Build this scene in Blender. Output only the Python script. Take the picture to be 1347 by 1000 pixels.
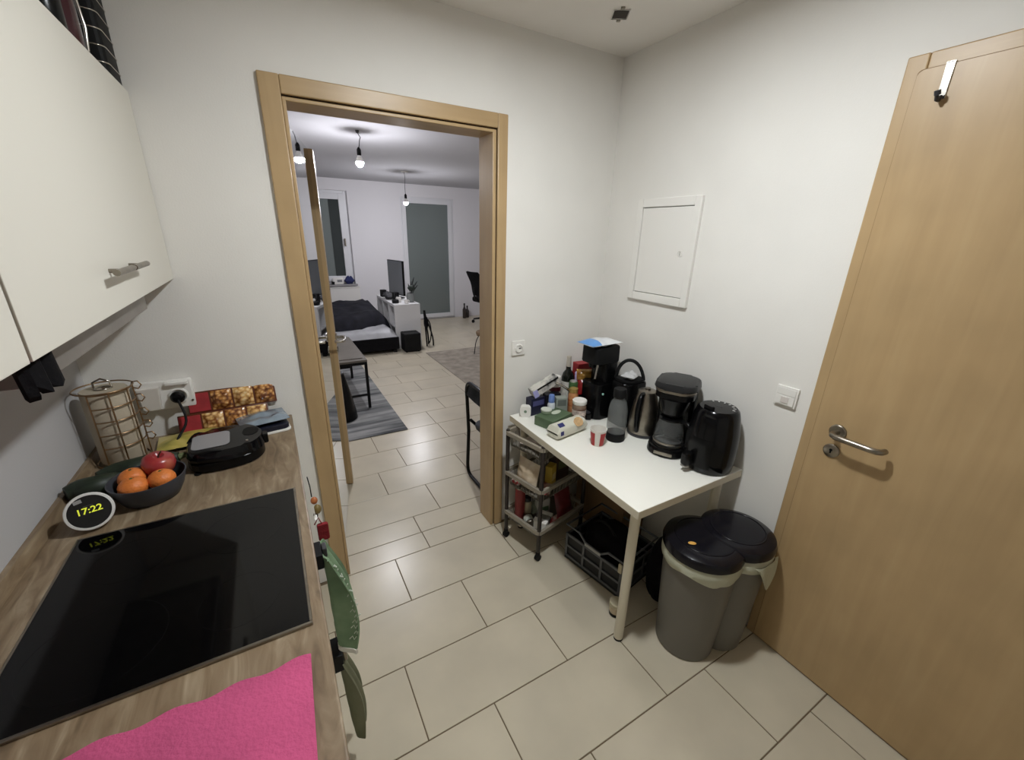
import bpy, bmesh, math, random
from mathutils import Matrix, Vector, Euler, noise as mnoise
random.seed(7)
for _o in list(bpy.data.objects): bpy.data.objects.remove(_o)
SC = bpy.context.scene
COL = SC.collection
PI = math.pi

# ------------------------------------------------------------------ camera
def cam_setup():
    yaw, pitch, roll = 0.5260, -0.3407, 0.0240
    f = Vector((math.sin(yaw)*math.cos(pitch), math.cos(yaw)*math.cos(pitch), math.sin(pitch)))
    r = Vector((math.cos(yaw), -math.sin(yaw), 0)); u = r.cross(f)
    c, s = math.cos(roll), math.sin(roll)
    r2 = c*r + s*u; u2 = -s*r + c*u
    m = Matrix(((r2.x, u2.x, -f.x, 0.6866), (r2.y, u2.y, -f.y, -1.8596), (r2.z, u2.z, -f.z, 1.6731), (0, 0, 0, 1)))
    cd = bpy.data.cameras.new('camera'); co = bpy.data.objects.new('camera', cd); COL.objects.link(co)
    co.matrix_world = m
    cd.sensor_fit = 'HORIZONTAL'; cd.sensor_width = 36.0; cd.lens = 545.31/1347*36.0; cd.clip_start = 0.02
    SC.camera = co
cam_setup()
# ------------------------------------------------------------------ world, exposure
W = bpy.data.worlds.new('world'); SC.world = W; W.use_nodes = True
W.node_tree.nodes['Background'].inputs[0].default_value = (0.012, 0.014, 0.02, 1)
W.node_tree.nodes['Background'].inputs[1].default_value = 1.0
vs = SC.view_settings
vs.view_transform = 'Standard'; vs.look = 'None'; vs.gamma = 1.0; vs.use_curve_mapping = False
vs.exposure = 1.0
KITCHEN_LAMP = 330.0      # emission strength of the kitchen ceiling panel lamp
LIVING_BULB = 770.0      # emission strength of each bare bulb in the living room

# ------------------------------------------------------------------ materials
def lin(c):
    c = c/255.0
    return c/12.92 if c <= 0.04045 else ((c+0.055)/1.055)**2.4
def L3(rgb): return (lin(rgb[0]), lin(rgb[1]), lin(rgb[2]), 1)
MATS = {}
def mat(name, rgb, rough=0.5, metal=0.0, var=0.0, vscale=8.0, bump=0.0, bscale=60.0, trans=0.0, ior=1.45, coat=0.0, spec=0.5, alpha=1.0, emit=None, es=0.0, stretch=None):
    if name in MATS: return MATS[name]
    m = bpy.data.materials.new(name); m.use_nodes = True
    nt = m.node_tree; b = nt.nodes['Principled BSDF']
    b.inputs['Base Color'].default_value = L3(rgb)
    b.inputs['Roughness'].default_value = rough; b.inputs['Metallic'].default_value = metal
    b.inputs['IOR'].default_value = ior; b.inputs['Transmission Weight'].default_value = trans
    b.inputs['Coat Weight'].default_value = coat; b.inputs['Specular IOR Level'].default_value = spec
    b.inputs['Alpha'].default_value = alpha
    if emit is not None:
        b.inputs['Emission Color'].default_value = L3(emit); b.inputs['Emission Strength'].default_value = es
    if var or bump:
        tc = nt.nodes.new('ShaderNodeTexCoord'); mp = nt.nodes.new('ShaderNodeMapping')
        nt.links.new(tc.outputs['Object'], mp.inputs[0])
        if stretch: mp.inputs['Scale'].default_value = stretch
    if var:
        n = nt.nodes.new('ShaderNodeTexNoise'); n.inputs['Scale'].default_value = vscale; n.inputs['Detail'].default_value = 4
        nt.links.new(mp.outputs[0], n.inputs['Vector'])
        cr = nt.nodes.new('ShaderNodeValToRGB')
        a = L3([max(0, x*(1-var)) for x in rgb]); c = L3([min(255, x*(1+var)) for x in rgb])
        cr.color_ramp.elements[0].color = a; cr.color_ramp.elements[0].position = 0.3
        cr.color_ramp.elements[1].color = c; cr.color_ramp.elements[1].position = 0.7
        nt.links.new(n.outputs['Fac'], cr.inputs[0]); nt.links.new(cr.outputs[0], b.inputs['Base Color'])
    if bump:
        n2 = nt.nodes.new('ShaderNodeTexNoise'); n2.inputs['Scale'].default_value = bscale; n2.inputs['Detail'].default_value = 5
        nt.links.new(mp.outputs[0], n2.inputs['Vector'])
        bp = nt.nodes.new('ShaderNodeBump'); bp.inputs['Strength'].default_value = bump; bp.inputs['Distance'].default_value = 0.01
        nt.links.new(n2.outputs['Fac'], bp.inputs['Height']); nt.links.new(bp.outputs[0], b.inputs['Normal'])
    MATS[name] = m
    return m
def ramp_mat(name, stops, scale, stretch, rough=0.5, detail=6, dist=0.0, tex='noise', coat=0.0, bump=0.0, second=None, coord='Object', rot=None):
    """noise (or voronoi) driven colour ramp"""
    if name in MATS: return MATS[name]
    m = bpy.data.materials.new(name); m.use_nodes = True
    nt = m.node_tree; b = nt.nodes['Principled BSDF']
    b.inputs['Roughness'].default_value = rough; b.inputs['Coat Weight'].default_value = coat
    tc = nt.nodes.new('ShaderNodeTexCoord'); mp = nt.nodes.new('ShaderNodeMapping')
    mp.inputs['Scale'].default_value = stretch
    if rot: mp.inputs['Rotation'].default_value = rot
    nt.links.new(tc.outputs[coord], mp.inputs[0])
    if tex == 'noise':
        n = nt.nodes.new('ShaderNodeTexNoise'); n.inputs['Scale'].default_value = scale; n.inputs['Detail'].default_value = detail
        n.inputs['Distortion'].default_value = dist; out = n.outputs['Fac']
    else:
        n = nt.nodes.new('ShaderNodeTexVoronoi'); n.inputs['Scale'].default_value = scale; out = n.outputs['Distance']
    nt.links.new(mp.outputs[0], n.inputs['Vector'])
    cr = nt.nodes.new('ShaderNodeValToRGB')
    els = cr.color_ramp.elements
    els[0].position, els[0].color = stops[0][0], L3(stops[0][1])
    els[1].position, els[1].color = stops[-1][0], L3(stops[-1][1])
    for p, c in stops[1:-1]:
        e = els.new(p); e.color = L3(c)
    nt.links.new(out, cr.inputs[0])
    colout = cr.outputs[0]
    if second:
        n3 = nt.nodes.new('ShaderNodeTexNoise'); n3.inputs['Scale'].default_value = second[0]; n3.inputs['Detail'].default_value = 3
        nt.links.new(tc.outputs[coord], n3.inputs['Vector'])
        mx = nt.nodes.new('ShaderNodeMix'); mx.data_type = 'RGBA'; mx.blend_type = 'MULTIPLY'
        mx.inputs['Factor'].default_value = 1.0
        c2 = nt.nodes.new('ShaderNodeValToRGB')
        c2.color_ramp.elements[0].color = (second[1],)*3+(1,); c2.color_ramp.elements[0].position = 0.3
        c2.color_ramp.elements[1].color = (1, 1, 1, 1); c2.color_ramp.elements[1].position = 0.7
        nt.links.new(n3.outputs['Fac'], c2.inputs[0])
        nt.links.new(colout, mx.inputs['A']); nt.links.new(c2.outputs[0], mx.inputs['B'])
        colout = mx.outputs['Result']
    nt.links.new(colout, b.inputs['Base Color'])
    if bump:
        bp = nt.nodes.new('ShaderNodeBump'); bp.inputs['Strength'].default_value = bump; bp.inputs['Distance'].default_value = 0.004
        nt.links.new(out, bp.inputs['Height']); nt.links.new(bp.outputs[0], b.inputs['Normal'])
    MATS[name] = m
    return m

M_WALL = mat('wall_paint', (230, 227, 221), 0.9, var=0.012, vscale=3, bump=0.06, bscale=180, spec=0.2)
M_WALLG = mat('wall_left_grey', (186, 184, 184), 0.85, bump=0.06, bscale=180, spec=0.2)  # left wall only: one even grey, darker than the other kitchen walls
M_LWALL = mat('living_wall_paint', (226, 224, 226), 0.9, bump=0.05, bscale=150, spec=0.2)
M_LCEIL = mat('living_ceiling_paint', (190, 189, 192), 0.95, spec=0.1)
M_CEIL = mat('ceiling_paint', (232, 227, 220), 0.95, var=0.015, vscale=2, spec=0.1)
M_TILE = mat('floor_tile_beige', (196, 186, 165), 0.28, var=0.035, vscale=3.5, bump=0.015, bscale=25)
M_GROUT = mat('grout', (112, 96, 76), 0.9)
M_BEECH = ramp_mat('beech_veneer', [(0.25, (178, 149, 108)), (0.55, (185, 156, 114)), (0.8, (190, 162, 120))], 4, (6, 6, 0.5), 0.38, 6, 0.6, second=(5, 0.88))
M_BEECHH = ramp_mat('beech_veneer_cross', [(0.25, (178, 149, 108)), (0.55, (185, 156, 114)), (0.8, (190, 162, 120))], 4, (0.5, 6, 6), 0.38, 6, 0.6, second=(5, 0.88))
M_GAP = mat('shadow_gap', (52, 38, 22), 0.9)
M_SEAM = mat('door_seam', (128, 100, 66), 0.8)
M_WORK = ramp_mat('worktop_laminate', [(0.22, (96, 79, 60)), (0.42, (134, 113, 88)), (0.56, (150, 130, 104)), (0.78, (186, 168, 142))], 5, (7, 1.4, 7), 0.42, 8, 1.2, second=(4, 0.75))
M_WHITE = mat('white_lacquer', (220, 216, 205), 0.35)
M_WPLAST = mat('white_plastic', (232, 229, 223), 0.35)
M_TABLE = mat('table_white', (243, 241, 232), 0.22)
M_TEDGE = mat('table_edge', (214, 206, 186), 0.4)
M_BLACK = mat('black_plastic', (11, 11, 12), 0.24, spec=0.25)
M_BLACKM = mat('black_matte', (15, 15, 16), 0.6, spec=0.25)
M_BLACKG = mat('black_gloss', (7, 7, 9), 0.10)
M_DGREY = mat('dark_grey_plastic', (52, 52, 55), 0.45)
M_CHROME = mat('chrome', (190, 186, 178), 0.18, 1.0)
M_STEEL = mat('brushed_steel', (150, 143, 132), 0.32, 1.0, var=0.06, vscale=40)
M_GLASS = mat('clear_glass', (136, 139, 138), 0.05, alpha=0.26)
M_TGLASS = mat('tinted_glass', (170, 172, 170), 0.05, alpha=0.09)
M_BINGREY = mat('bin_grey', (108, 104, 96), 0.5)
M_LID = mat('bin_lid', (17, 16, 23), 0.2, spec=0.35)
M_LINER = mat('bin_liner', (214, 214, 190), 0.25, trans=0.3, ior=1.15, bump=0.3, bscale=30)
M_BLFAB = mat('black_fabric', (18, 17, 19), 0.9, spec=0.15, var=0.2, vscale=20, bump=0.3, bscale=90)

# ------------------------------------------------------------------ geometry builder
class G:
    def __init__(s): s.bm = bmesh.new(); s.bevd = False; s.tubed = False
    def _xf(s, verts, m):
        for v in verts: v.co = m @ v.co
    def box(s, x0, x1, y0, y1, z0, z1, bev=0.0, seg=2, m=None, taper=None):
        vs_ = [s.bm.verts.new((x, y, z)) for z in (z0, z1) for y in (y0, y1) for x in (x0, x1)]
        if taper:
            cx, cy = (x0+x1)/2, (y0+y1)/2
            for v in vs_[4:]: v.co.x = cx+(v.co.x-cx)*taper[0]; v.co.y = cy+(v.co.y-cy)*taper[1]
        fs = [s.bm.faces.new([vs_[i] for i in q]) for q in ((0,2,3,1),(4,5,7,6),(0,1,5,4),(2,6,7,3),(0,4,6,2),(1,3,7,5))]
        if bev:
            s.bevd = True
            es = list({e for f in fs for e in f.edges})
            r = bmesh.ops.bevel(s.bm, geom=es, offset=bev, segments=seg, profile=0.5, affect='EDGES')
            allv = {v for f in r['faces'] for v in f.verts} | {v for v in vs_ if v.is_valid}
            vs_ = list(allv)
        if m is not None: s._xf(vs_, m)
        return s
    def lathe(s, prof, c=(0, 0, 0), seg=24, m=None, sx=1.0, sy=1.0, cap0=True, cap1=True, wob=None):
        rings = []; allv = []
        for j, (r, z) in enumerate(prof):
            ring = []
            for i in range(seg):
                a = 2*PI*i/seg; rr = r
                if wob: rr, dz = wob(a, j, r); 
                else: dz = 0
                v = s.bm.verts.new((c[0]+rr*math.cos(a)*sx, c[1]+rr*math.sin(a)*sy, c[2]+z+dz)); ring.append(v)
            rings.append(ring); allv += ring
        for a_, b_ in zip(rings, rings[1:]):
            for i in range(seg): s.bm.faces.new((a_[i], a_[(i+1) % seg], b_[(i+1) % seg], b_[i]))
        if cap0: s.bm.faces.new(list(reversed(rings[0])))
        if cap1: s.bm.faces.new(rings[-1])
        if m is not None: s._xf(allv, m)
        return s
    def cyl(s, p0, p1, r, r1=None, seg=16):
        p0 = Vector(p0); p1 = Vector(p1); d = p1-p0
        q = d.to_track_quat('Z', 'Y').to_matrix().to_4x4()
        m = Matrix.Translation(p0) @ q
        return s.lathe([(r, 0), (r if r1 is None else r1, d.length)], seg=seg, m=m)
    def tube(s, pts, r, seg=8, closed=False):
        s.tubed = True
        pts = [Vector(p) for p in pts]; n = len(pts); rings = []
        up = Vector((0, 0, 1)); prev = None
        for i, p in enumerate(pts):
            if closed: t = (pts[(i+1) % n]-pts[i-1])
            else: t = (pts[min(i+1, n-1)]-pts[max(i-1, 0)])
            t.normalize()
            if prev is None:
                a = t.cross(up)
                if a.length < 1e-3: a = t.cross(Vector((1, 0, 0)))
            else:
                a = prev - t*prev.dot(t)
                if a.length < 1e-4: a = t.cross(up)
            a.normalize(); prev = a; b = t.cross(a)
            rr = r[i] if isinstance(r, (list, tuple)) else r
            rings.append([s.bm.verts.new(p+rr*(math.cos(2*PI*k/seg)*a+math.sin(2*PI*k/seg)*b)) for k in range(seg)])
        rng = range(n) if closed else range(n-1)
        for i in rng:
            A, B = rings[i], rings[(i+1) % n]
            for k in range(seg): s.bm.faces.new((A[k], A[(k+1) % seg], B[(k+1) % seg], B[k]))
        if not closed:
            s.bm.faces.new(list(reversed(rings[0]))); s.bm.faces.new(rings[-1])
        return s
    def prism(s, poly, z0, z1, m=None, bev=0.0, top=1.0):
        cx = sum(p[0] for p in poly)/len(poly); cy = sum(p[1] for p in poly)/len(poly)
        a = [s.bm.verts.new((x, y, z0)) for x, y in poly]
        b = [s.bm.verts.new((cx+(x-cx)*top, cy+(y-cy)*top, z1)) for x, y in poly]
        n = len(poly)
        fs = [s.bm.faces.new(list(reversed(a))), s.bm.faces.new(b)]
        fs += [s.bm.faces.new((a[i], a[(i+1) % n], b[(i+1) % n], b[i])) for i in range(n)]
        vv = a+b
        if bev:
            s.bevd = True
            es = list(set(fs[0].edges) | set(fs[1].edges))
            r = bmesh.ops.bevel(s.bm, geom=es, offset=bev, segments=2, profile=0.5, affect='EDGES')
            vv = list({v for f in r['faces'] for v in f.verts} | {v for v in vv if v.is_valid})
        if m is not None: s._xf(vv, m)
        return s
    def ball(s, c, r, seg=20, rings=12, m=None):
        if not isinstance(r, (tuple, list)): r = (r, r, r)
        prof = [(max(1e-4, math.sin(PI*i/rings)), -math.cos(PI*i/rings)) for i in range(rings+1)]
        mm = Matrix.Translation(Vector(c)) @ (m if m is not None else Matrix()) @ Matrix.Diagonal((r[0], r[1], r[2], 1))
        return s.lathe(prof, seg=seg, m=mm)
    def grid(s, fn, nu, nv, thick=0.0):
        """surface fn(u,v)->(x,y,z), u,v in 0..1; optional thickness through solidify"""
        V = [[s.bm.verts.new(fn(i/nu, j/nv)) for j in range(nv+1)] for i in range(nu+1)]
        fs = []
        for i in range(nu):
            for j in range(nv): fs.append(s.bm.faces.new((V[i][j], V[i+1][j], V[i+1][j+1], V[i][j+1])))
        if thick:
            bmesh.ops.recalc_face_normals(s.bm, faces=fs)
            bmesh.ops.solidify(s.bm, geom=fs, thickness=thick)
        return s
    def obj(s, name, material, parent=None, smooth=True, ang=40, loc=None, rot=None, kind=None, label=None):
        bmesh.ops.recalc_face_normals(s.bm, faces=s.bm.faces[:])
        me = bpy.data.meshes.new(name); s.bm.to_mesh(me); s.bm.free()
        if s.bevd and ang == 40: ang = 22
        elif s.tubed and ang == 40: ang = 62
        if smooth:
            for p in me.polygons: p.use_smooth = True
            try: me.set_sharp_from_angle(angle=math.radians(ang))
            except Exception: pass
        me.materials.append(material)
        o = bpy.data.objects.new(name, me); COL.objects.link(o)
        if parent is not None: o.parent = parent
        if loc is not None: o.location = loc
        if rot is not None: o.rotation_euler = rot
        if kind: o['kind'] = kind
        if label: o['label'] = label
        return o
def tag(o, label, cat, group=None):
    o['label'] = label; o['category'] = cat
    if group: o['group'] = group
    return o
def thing(name, label, cat, loc=(0, 0, 0), rz=0.0, group=None, rot=None):
    o = bpy.data.objects.new(name, None); COL.objects.link(o)
    o.empty_display_size = 0.05
    o.location = loc; o.rotation_euler = rot if rot else (0, 0, rz)
    return tag(o, label, cat, group)
def struct(o): o['kind'] = 'structure'; return o
def copy_tree(o, parent=None):
    c = o.copy(); COL.objects.link(c)
    if parent is not None: c.parent = parent
    for ch in [x for x in bpy.data.objects if x.parent == o]: copy_tree(ch, c)
    return c
def rrect(w, h, r, n=5, cx=0.0, cy=0.0):
    pts = []
    for (sx, sy, a0) in ((1, 1, 0), (-1, 1, 90), (-1, -1, 180), (1, -1, 270)):
        for i in range(n+1):
            a = math.radians(a0+90*i/n)
            pts.append((cx+sx*(w/2-r)+r*math.cos(a), cy+sy*(h/2-r)+r*math.sin(a)))
    return pts
def RZ(a): return Matrix.Rotation(a, 4, 'Z')
def RX(a): return Matrix.Rotation(a, 4, 'X')
def RY(a): return Matrix.Rotation(a, 4, 'Y')
def TR(x, y, z): return Matrix.Translation((x, y, z))
def bez(p0, p1, p2, p3, n=12):
    p0, p1, p2, p3 = map(Vector, (p0, p1, p2, p3)); out = []
    for i in range(n+1):
        t = i/n; out.append(p0*(1-t)**3+p1*3*t*(1-t)**2+p2*3*t*t*(1-t)+p3*t**3)
    return out
def text_mesh(name, body, size, material, parent, m, depth=0.0006, shear=0.0):
    cu = bpy.data.curves.new(name, 'FONT'); cu.body = body; cu.size = size; cu.align_x = 'CENTER'; cu.align_y = 'CENTER'
    cu.extrude = depth; cu.shear = shear; cu.offset = size*0.018
    t = bpy.data.objects.new(name+'_tmp', cu); COL.objects.link(t)
    dg = bpy.context.evaluated_depsgraph_get(); dg.update()
    me = bpy.data.meshes.new_from_object(t.evaluated_get(dg))
    bpy.data.objects.remove(t); bpy.data.curves.remove(cu)
    me.transform(m); me.materials.clear(); me.materials.append(material)
    me.name = name
    o = bpy.data.objects.new(name, me); COL.objects.link(o); o.parent = parent
    return o

# ------------------------------------------------------------------ dimensions (metres)
XL, X1 = 0.09, 2.359          # kitchen left and right walls
YR = -3.0                     # wall behind the camera
ZC = 2.495
LX0, LX1, LY0, LY1, LZ = 0.50, 5.30, 0.125, 6.15, 2.46     # living room
CT = 0.927                    # worktop height
TZ = 0.726                    # table height

# ------------------------------------------------------------------ structure
def build_structure():
    g = G(); g.box(-0.05, 5.45, YR-0.1, 6.35, -0.10, -0.003)
    floor = struct(g.obj('floor', M_GROUT, smooth=False))
    # tiles: rows of 0.30 with running joints measured in the room
    def tile(x0, x1, y0, y1):
        gp = 0.0022
        if x1-x0 < 0.02 or y1-y0 < 0.02: return
        g = G(); g.box(x0+gp, x1-gp, y0+gp, y1-gp, -0.008, 0.0, 0.0012, 1)
        g.obj('tile', M_TILE, floor, smooth=False)
    def row(y0, y1, joint, xa, xb):
        k0 = math.floor((xa-joint)/0.6)
        x = joint+k0*0.6
        while x < xb:
            tile(max(x, xa), min(x+0.6, xb), y0, y1); x += 0.6
    # kitchen rows toward the camera
    joints = [1.0547, 1.3103, 0.9342, 1.1895, 1.4068, 1.02, 1.28, 0.95, 1.2, 1.4]
    y1 = -0.0173
    for j in joints:
        y0 = max(y1-0.3, YR)
        if y1 - y0 > 0.03: row(y0, y1, j, XL, X1)
        y1 -= 0.3
        if y1 <= YR: break
    # doorway sliver and living room rows
    row(-0.0173, 0.126, 1.25+0.6-0.6, 0.80, 1.66)
    row(0.126, 0.2877, 1.247, LX0, LX1)
    lj = [1.425, 1.17, 1.383, 1.242, 1.834-0.6, 1.44, 1.19, 1.39, 1.25, 1.05]
    y0 = 0.2877; k = 0
    while y0 < LY1-0.02:
        row(y0, min(y0+0.3, LY1), lj[k % 10], LX0, LX1); y0 += 0.3; k += 1
    # kitchen walls
    g = G()
    g.box(-0.05, 0.80, 0, 0.124, 0, 2.7); g.box(1.66, 5.45, 0, 0.124, 0, 2.7); g.box(0.80, 1.66, 0, 0.124, 2.115, 2.7)
    struct(g.obj('wall_back', M_WALL, smooth=False))
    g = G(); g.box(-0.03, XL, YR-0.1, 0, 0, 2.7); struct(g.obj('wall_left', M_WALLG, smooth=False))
    g = G()
    g.box(X1, X1+0.12, -1.205, 0, 0, 2.7); g.box(X1, X1+0.12, -2.075, -1.205, 2.14, 2.7); g.box(X1, X1+0.12, YR-0.1, -2.075, 0, 2.7)
    struct(g.obj('wall_right', M_WALL, smooth=False))
    g = G(); g.box(XL, X1, YR-0.12, YR, 0, 2.7); struct(g.obj('wall_rear', M_WALL, smooth=False))
    g = G(); g.box(XL, X1, YR, 0, ZC, ZC+0.12); struct(g.obj('ceiling', M_CEIL, smooth=False))
    # living room shell
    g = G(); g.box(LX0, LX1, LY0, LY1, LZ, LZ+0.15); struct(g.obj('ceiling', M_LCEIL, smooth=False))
    g = G(); g.box(LX0-0.12, LX0, LY0, LY1+0.2, 0, 2.7); struct(g.obj('wall_living_left', M_LWALL, smooth=False))
    g = G(); g.box(LX1, LX1+0.12, LY0, LY1+0.2, 0, 2.7); struct(g.obj('wall_living_right', M_LWALL, smooth=False))
    g = G()
    wx0, wx1, wz0, wz1 = 0.78, 2.03, 0.75, 2.28      # window opening
    bx0, bx1, bz1 = 2.92, 3.94, 2.25                 # balcony door opening
    y0, y1 = LY1, LY1+0.2
    g.box(LX0, wx0, y0, y1, 0, 2.7); g.box(wx0, wx1, y0, y1, 0, wz0); g.box(wx0, wx1, y0, y1, wz1, 2.7)
    g.box(wx1, bx0, y0, y1, 0, 2.7); g.box(bx0, bx1, y0, y1, bz1, 2.7); g.box(bx1, LX1, y0, y1, 0, 2.7)
    struct(g.obj('wall_far', M_LWALL, smooth=False))
    # window_1
    M_UPVC = mat('window_plastic', (222, 222, 224), 0.35)
    M_PANE = mat('night_pane', (116, 124, 122), 0.08, spec=0.6)
    M_SHUT = mat('roller_shutter', (112, 122, 118), 0.5)
    def frame(g, x0, x1, z0, z1, w, ya, yb):
        g.box(x0, x0+w, ya, yb, z0, z1, 0.004); g.box(x1-w, x1, ya, yb, z0, z1, 0.004)
        g.box(x0+w, x1-w, ya, yb, z0, z0+w, 0.004); g.box(x0+w, x1-w, ya, yb, z1-w, z1, 0.004)
    g = G(); frame(g, wx0, wx1, wz0, wz1, 0.055, y0+0.05, y0+0.11)
    w1 = struct(g.obj('window_1', M_UPVC))
    g = G(); frame(g, wx0+0.05, wx1-0.05, wz0+0.05, wz1-0.05, 0.09, y0+0.025, y0+0.085); g.obj('sash', M_UPVC, w1)
    g = G(); g.box(wx0+0.135, wx1-0.135, y0+0.05, y0+0.056, wz0+0.135, wz1-0.135); g.obj('pane', M_PANE, w1, smooth=False)
    g = G(); g.box(wx1-0.30, wx1-0.145, y0+0.040, y0+0.048, wz0+0.14, wz1-0.14)
    g.obj('curtain_strip', mat('curtain_dark', (58, 63, 62), 0.9), w1, smooth=False)
    g = G(); g.box(wx1-0.115, wx1-0.09, y0+0.005, y0+0.03, 1.40, 1.52, 0.005); g.box(wx1-0.11, wx1-0.095, y0-0.02, y0+0.01, 1.50, 1.515, 0.003); g.box(wx1-0.112, wx1-0.093, y0-0.035, y0-0.018, 1.39, 1.52, 0.005)
    g.obj('window_handle', M_STEEL, w1)
    g = G(); g.box(wx0-0.03, wx1+0.03, y0-0.06, y0+0.05, wz0-0.03, wz0, 0.006); g.obj('sill', mat('sill_grey', (150, 148, 148), 0.4), w1)
    # balcony door
    g = G(); frame(g, bx0, bx1, 0.0, bz1, 0.05, y0+0.02, y0+0.09)
    d3 = struct(g.obj('door_3', M_UPVC))
    g = G(); frame(g, bx0+0.03, bx1-0.03, 0.03, bz1-0.03, 0.075, y0+0.0, y0+0.06); g.obj('sash', M_UPVC, d3)
    g = G(); g.box(bx0+0.1, bx1-0.1, y0+0.03, y0+0.036, 0.1, bz1-0.1); g.obj('pane', M_PANE, d3, smooth=False)
build_structure()

def build_door_frames():
    # casing round the living room doorway
    xl, xr, zt = 0.7487, 1.7077, 2.1641
    root = struct(bpy.data.objects.new('trim_1', None)); COL.objects.link(root)
    root['label'] = 'beech veneer frame round the open doorway to the living room'
    for (ya, yb) in ((-0.016, 0.0), (0.124, 0.140)):
        g = G(); g.box(xl, 0.815, ya, yb, 0, zt, 0.004); g.obj('casing', M_BEECH, root)
        g = G(); g.box(1.657, xr, ya, yb, 0, zt, 0.004); g.obj('casing', M_BEECH, root)
        g = G(); g.box(0.815, 1.657, ya, yb, 2.106, zt, 0.004); g.obj('casing', M_BEECHH, root)
    # dark seal groove then jamb lining
    g = G(); g.box(0.80, 0.819, -0.002, 0.1235, 0, 2.115); g.box(1.653, 1.662, -0.002, 0.1235, 0, 2.115); g.box(0.80, 1.66, -0.002, 0.1235, 2.102, 2.116)
    g.obj('seal', M_GAP, root, smooth=False)
    g = G(); g.box(0.8155, 0.828, -0.010, 0.135, 0, 2.093, 0.003); g.obj('jamb', M_BEECH, root)
    g = G(); g.box(1.634, 1.6515, -0.010, 0.135, 0, 2.093, 0.003); g.obj('jamb', M_BEECH, root)
    g = G(); g.box(0.8155, 1.6515, -0.010, 0.135, 2.088, 2.1005, 0.003); g.obj('jamb', M_BEECHH, root)
    # living room door leaf, standing open
    A = Vector((0.816, 0.144)); B = Vector((0.9712, 0.874)); d = (B-A); ln = d.length; ang = math.atan2(d.y, d.x)
    leaf = struct(bpy.data.objects.new('door_1', None)); COL.objects.link(leaf)
    leaf.location = (A.x, A.y, 0); leaf.rotation_euler = (0, 0, ang)
    leaf['label'] = 'door leaf standing open into the living room, with a mirrored face'
    # local x along the leaf, local -y is the face toward the camera
    g = G(); g.box(0, ln, 0.0, 0.04, 0.008, 2.07, 0.003); g.obj('leaf', M_BEECH, leaf)
    g = G(); g.box(0.02, ln-0.05, -0.004, 0.0, 0.012, 2.065, 0.0); g.obj('mirror', mat('mirror_face', (196, 198, 196), 0.02, 1.0), leaf, smooth=False, label='mirror glass on the door face')
    g = G(); g.box(ln-0.05, ln, -0.026, 0.0, 0.008, 2.07, 0.004); g.obj('edge_batten', M_BEECH, leaf)
    hz = 1.045
    g = G(); g.cyl((ln-0.03, -0.026, hz), (ln-0.03, -0.034, hz), 0.026, seg=20)
    ros = g.obj('handle_plate', M_CHROME, leaf)
    g = G(); g.tube([(ln-0.03, -0.03, hz), (ln-0.03, -0.068, hz), (ln-0.036, -0.078, hz), (ln-0.048, -0.082, hz), (ln-0.13, -0.082, hz), (ln-0.145, -0.076, hz), (ln-0.15, -0.062, hz), (ln-0.15, -0.03, hz)], 0.009, 10)
    g.obj('door_handle', M_CHROME, leaf)
    g = G(); g.cyl((ln-0.03, -0.026, hz-0.08), (ln-0.03, -0.032, hz-0.08), 0.022, seg=20); g.obj('key_plate', M_CHROME, leaf)
    # door in the right wall
    yl, zt = -1.1869, 2.1641
    yr = -2.095
    root = struct(bpy.data.objects.new('trim_2', None)); COL.objects.link(root)
    root['label'] = 'beech veneer frame of the closed door beside the bins'
    xa, xb = X1-0.016, X1
    g = G(); g.box(xa, xb, yl-0.05, yl, 0, zt, 0.004); g.obj('casing', M_BEECH, root)
    g = G(); g.box(xa, xb, yr, yr+0.05, 0, zt, 0.004); g.obj('casing', M_BEECH, root)
    g = G(); g.box(xa, xb, yr+0.05, yl-0.05, zt-0.055, zt, 0.004); g.obj('casing', M_BEECHY, root)
    d = struct(bpy.data.objects.new('door_2', None)); COL.objects.link(d)
    d['label'] = 'closed beech veneer door at the right edge'
    # leaf: rounded upper corners, laid over the frame
    y0, y1, zt2 = yr+0.034, yl-0.034, 2.123
    pts = [(y0, 0.008), (y1, 0.008)]
    r = 0.012
    for i in range(7):
        a = PI/2*i/6; pts.append((y1-r+r*math.cos(a), zt2-r+r*math.sin(a)))
    for i in range(7):
        a = PI/2+PI/2*i/6; pts.append((y0+r+r*math.cos(a), zt2-r+r*math.sin(a)))
    mtx = Matrix(((0, 0, 1, 0), (1, 0, 0, 0), (0, 1, 0, 0), (0, 0, 0, 1)))
    g = G(); g.prism(pts, X1-0.019, X1+0.03, m=mtx, bev=0.0015); g.obj('leaf', M_BEECH, d, smooth=False)
    pts2 = [(p[0]+(0.0015 if p[0] > (y0+y1)/2 else -0.0015), p[1]+(0.0022 if p[1] > 1 else -0.004)) for p in pts]
    g = G(); g.prism(pts2, X1-0.0166, X1-0.010, m=mtx); g.obj('seal', M_SEAM, d, smooth=False)
    xs = X1-0.019
    g = G(); g.lathe([(0.026, 0), (0.026, 0.006), (0.023, 0.009), (0.001, 0.009)], m=TR(xs, -1.296, 1.043) @ RY(-PI/2), seg=28)
    g.obj('handle_plate', M_STEEL, d)
    hy, hz = -1.296, 1.043
    g = G(); g.tube([(xs-0.005, hy, hz)]+[(xs-0.038, hy, hz), (xs-0.050, hy-0.004, hz), (xs-0.058, hy-0.016, hz), (xs-0.060, hy-0.035, hz), (xs-0.060, hy-0.115, hz), (xs-0.057, hy-0.132, hz), (xs-0.046, hy-0.142, hz), (xs-0.030, hy-0.144, hz)], 0.0098, 12)
    g.obj('door_handle', M_STEEL, d)
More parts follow.
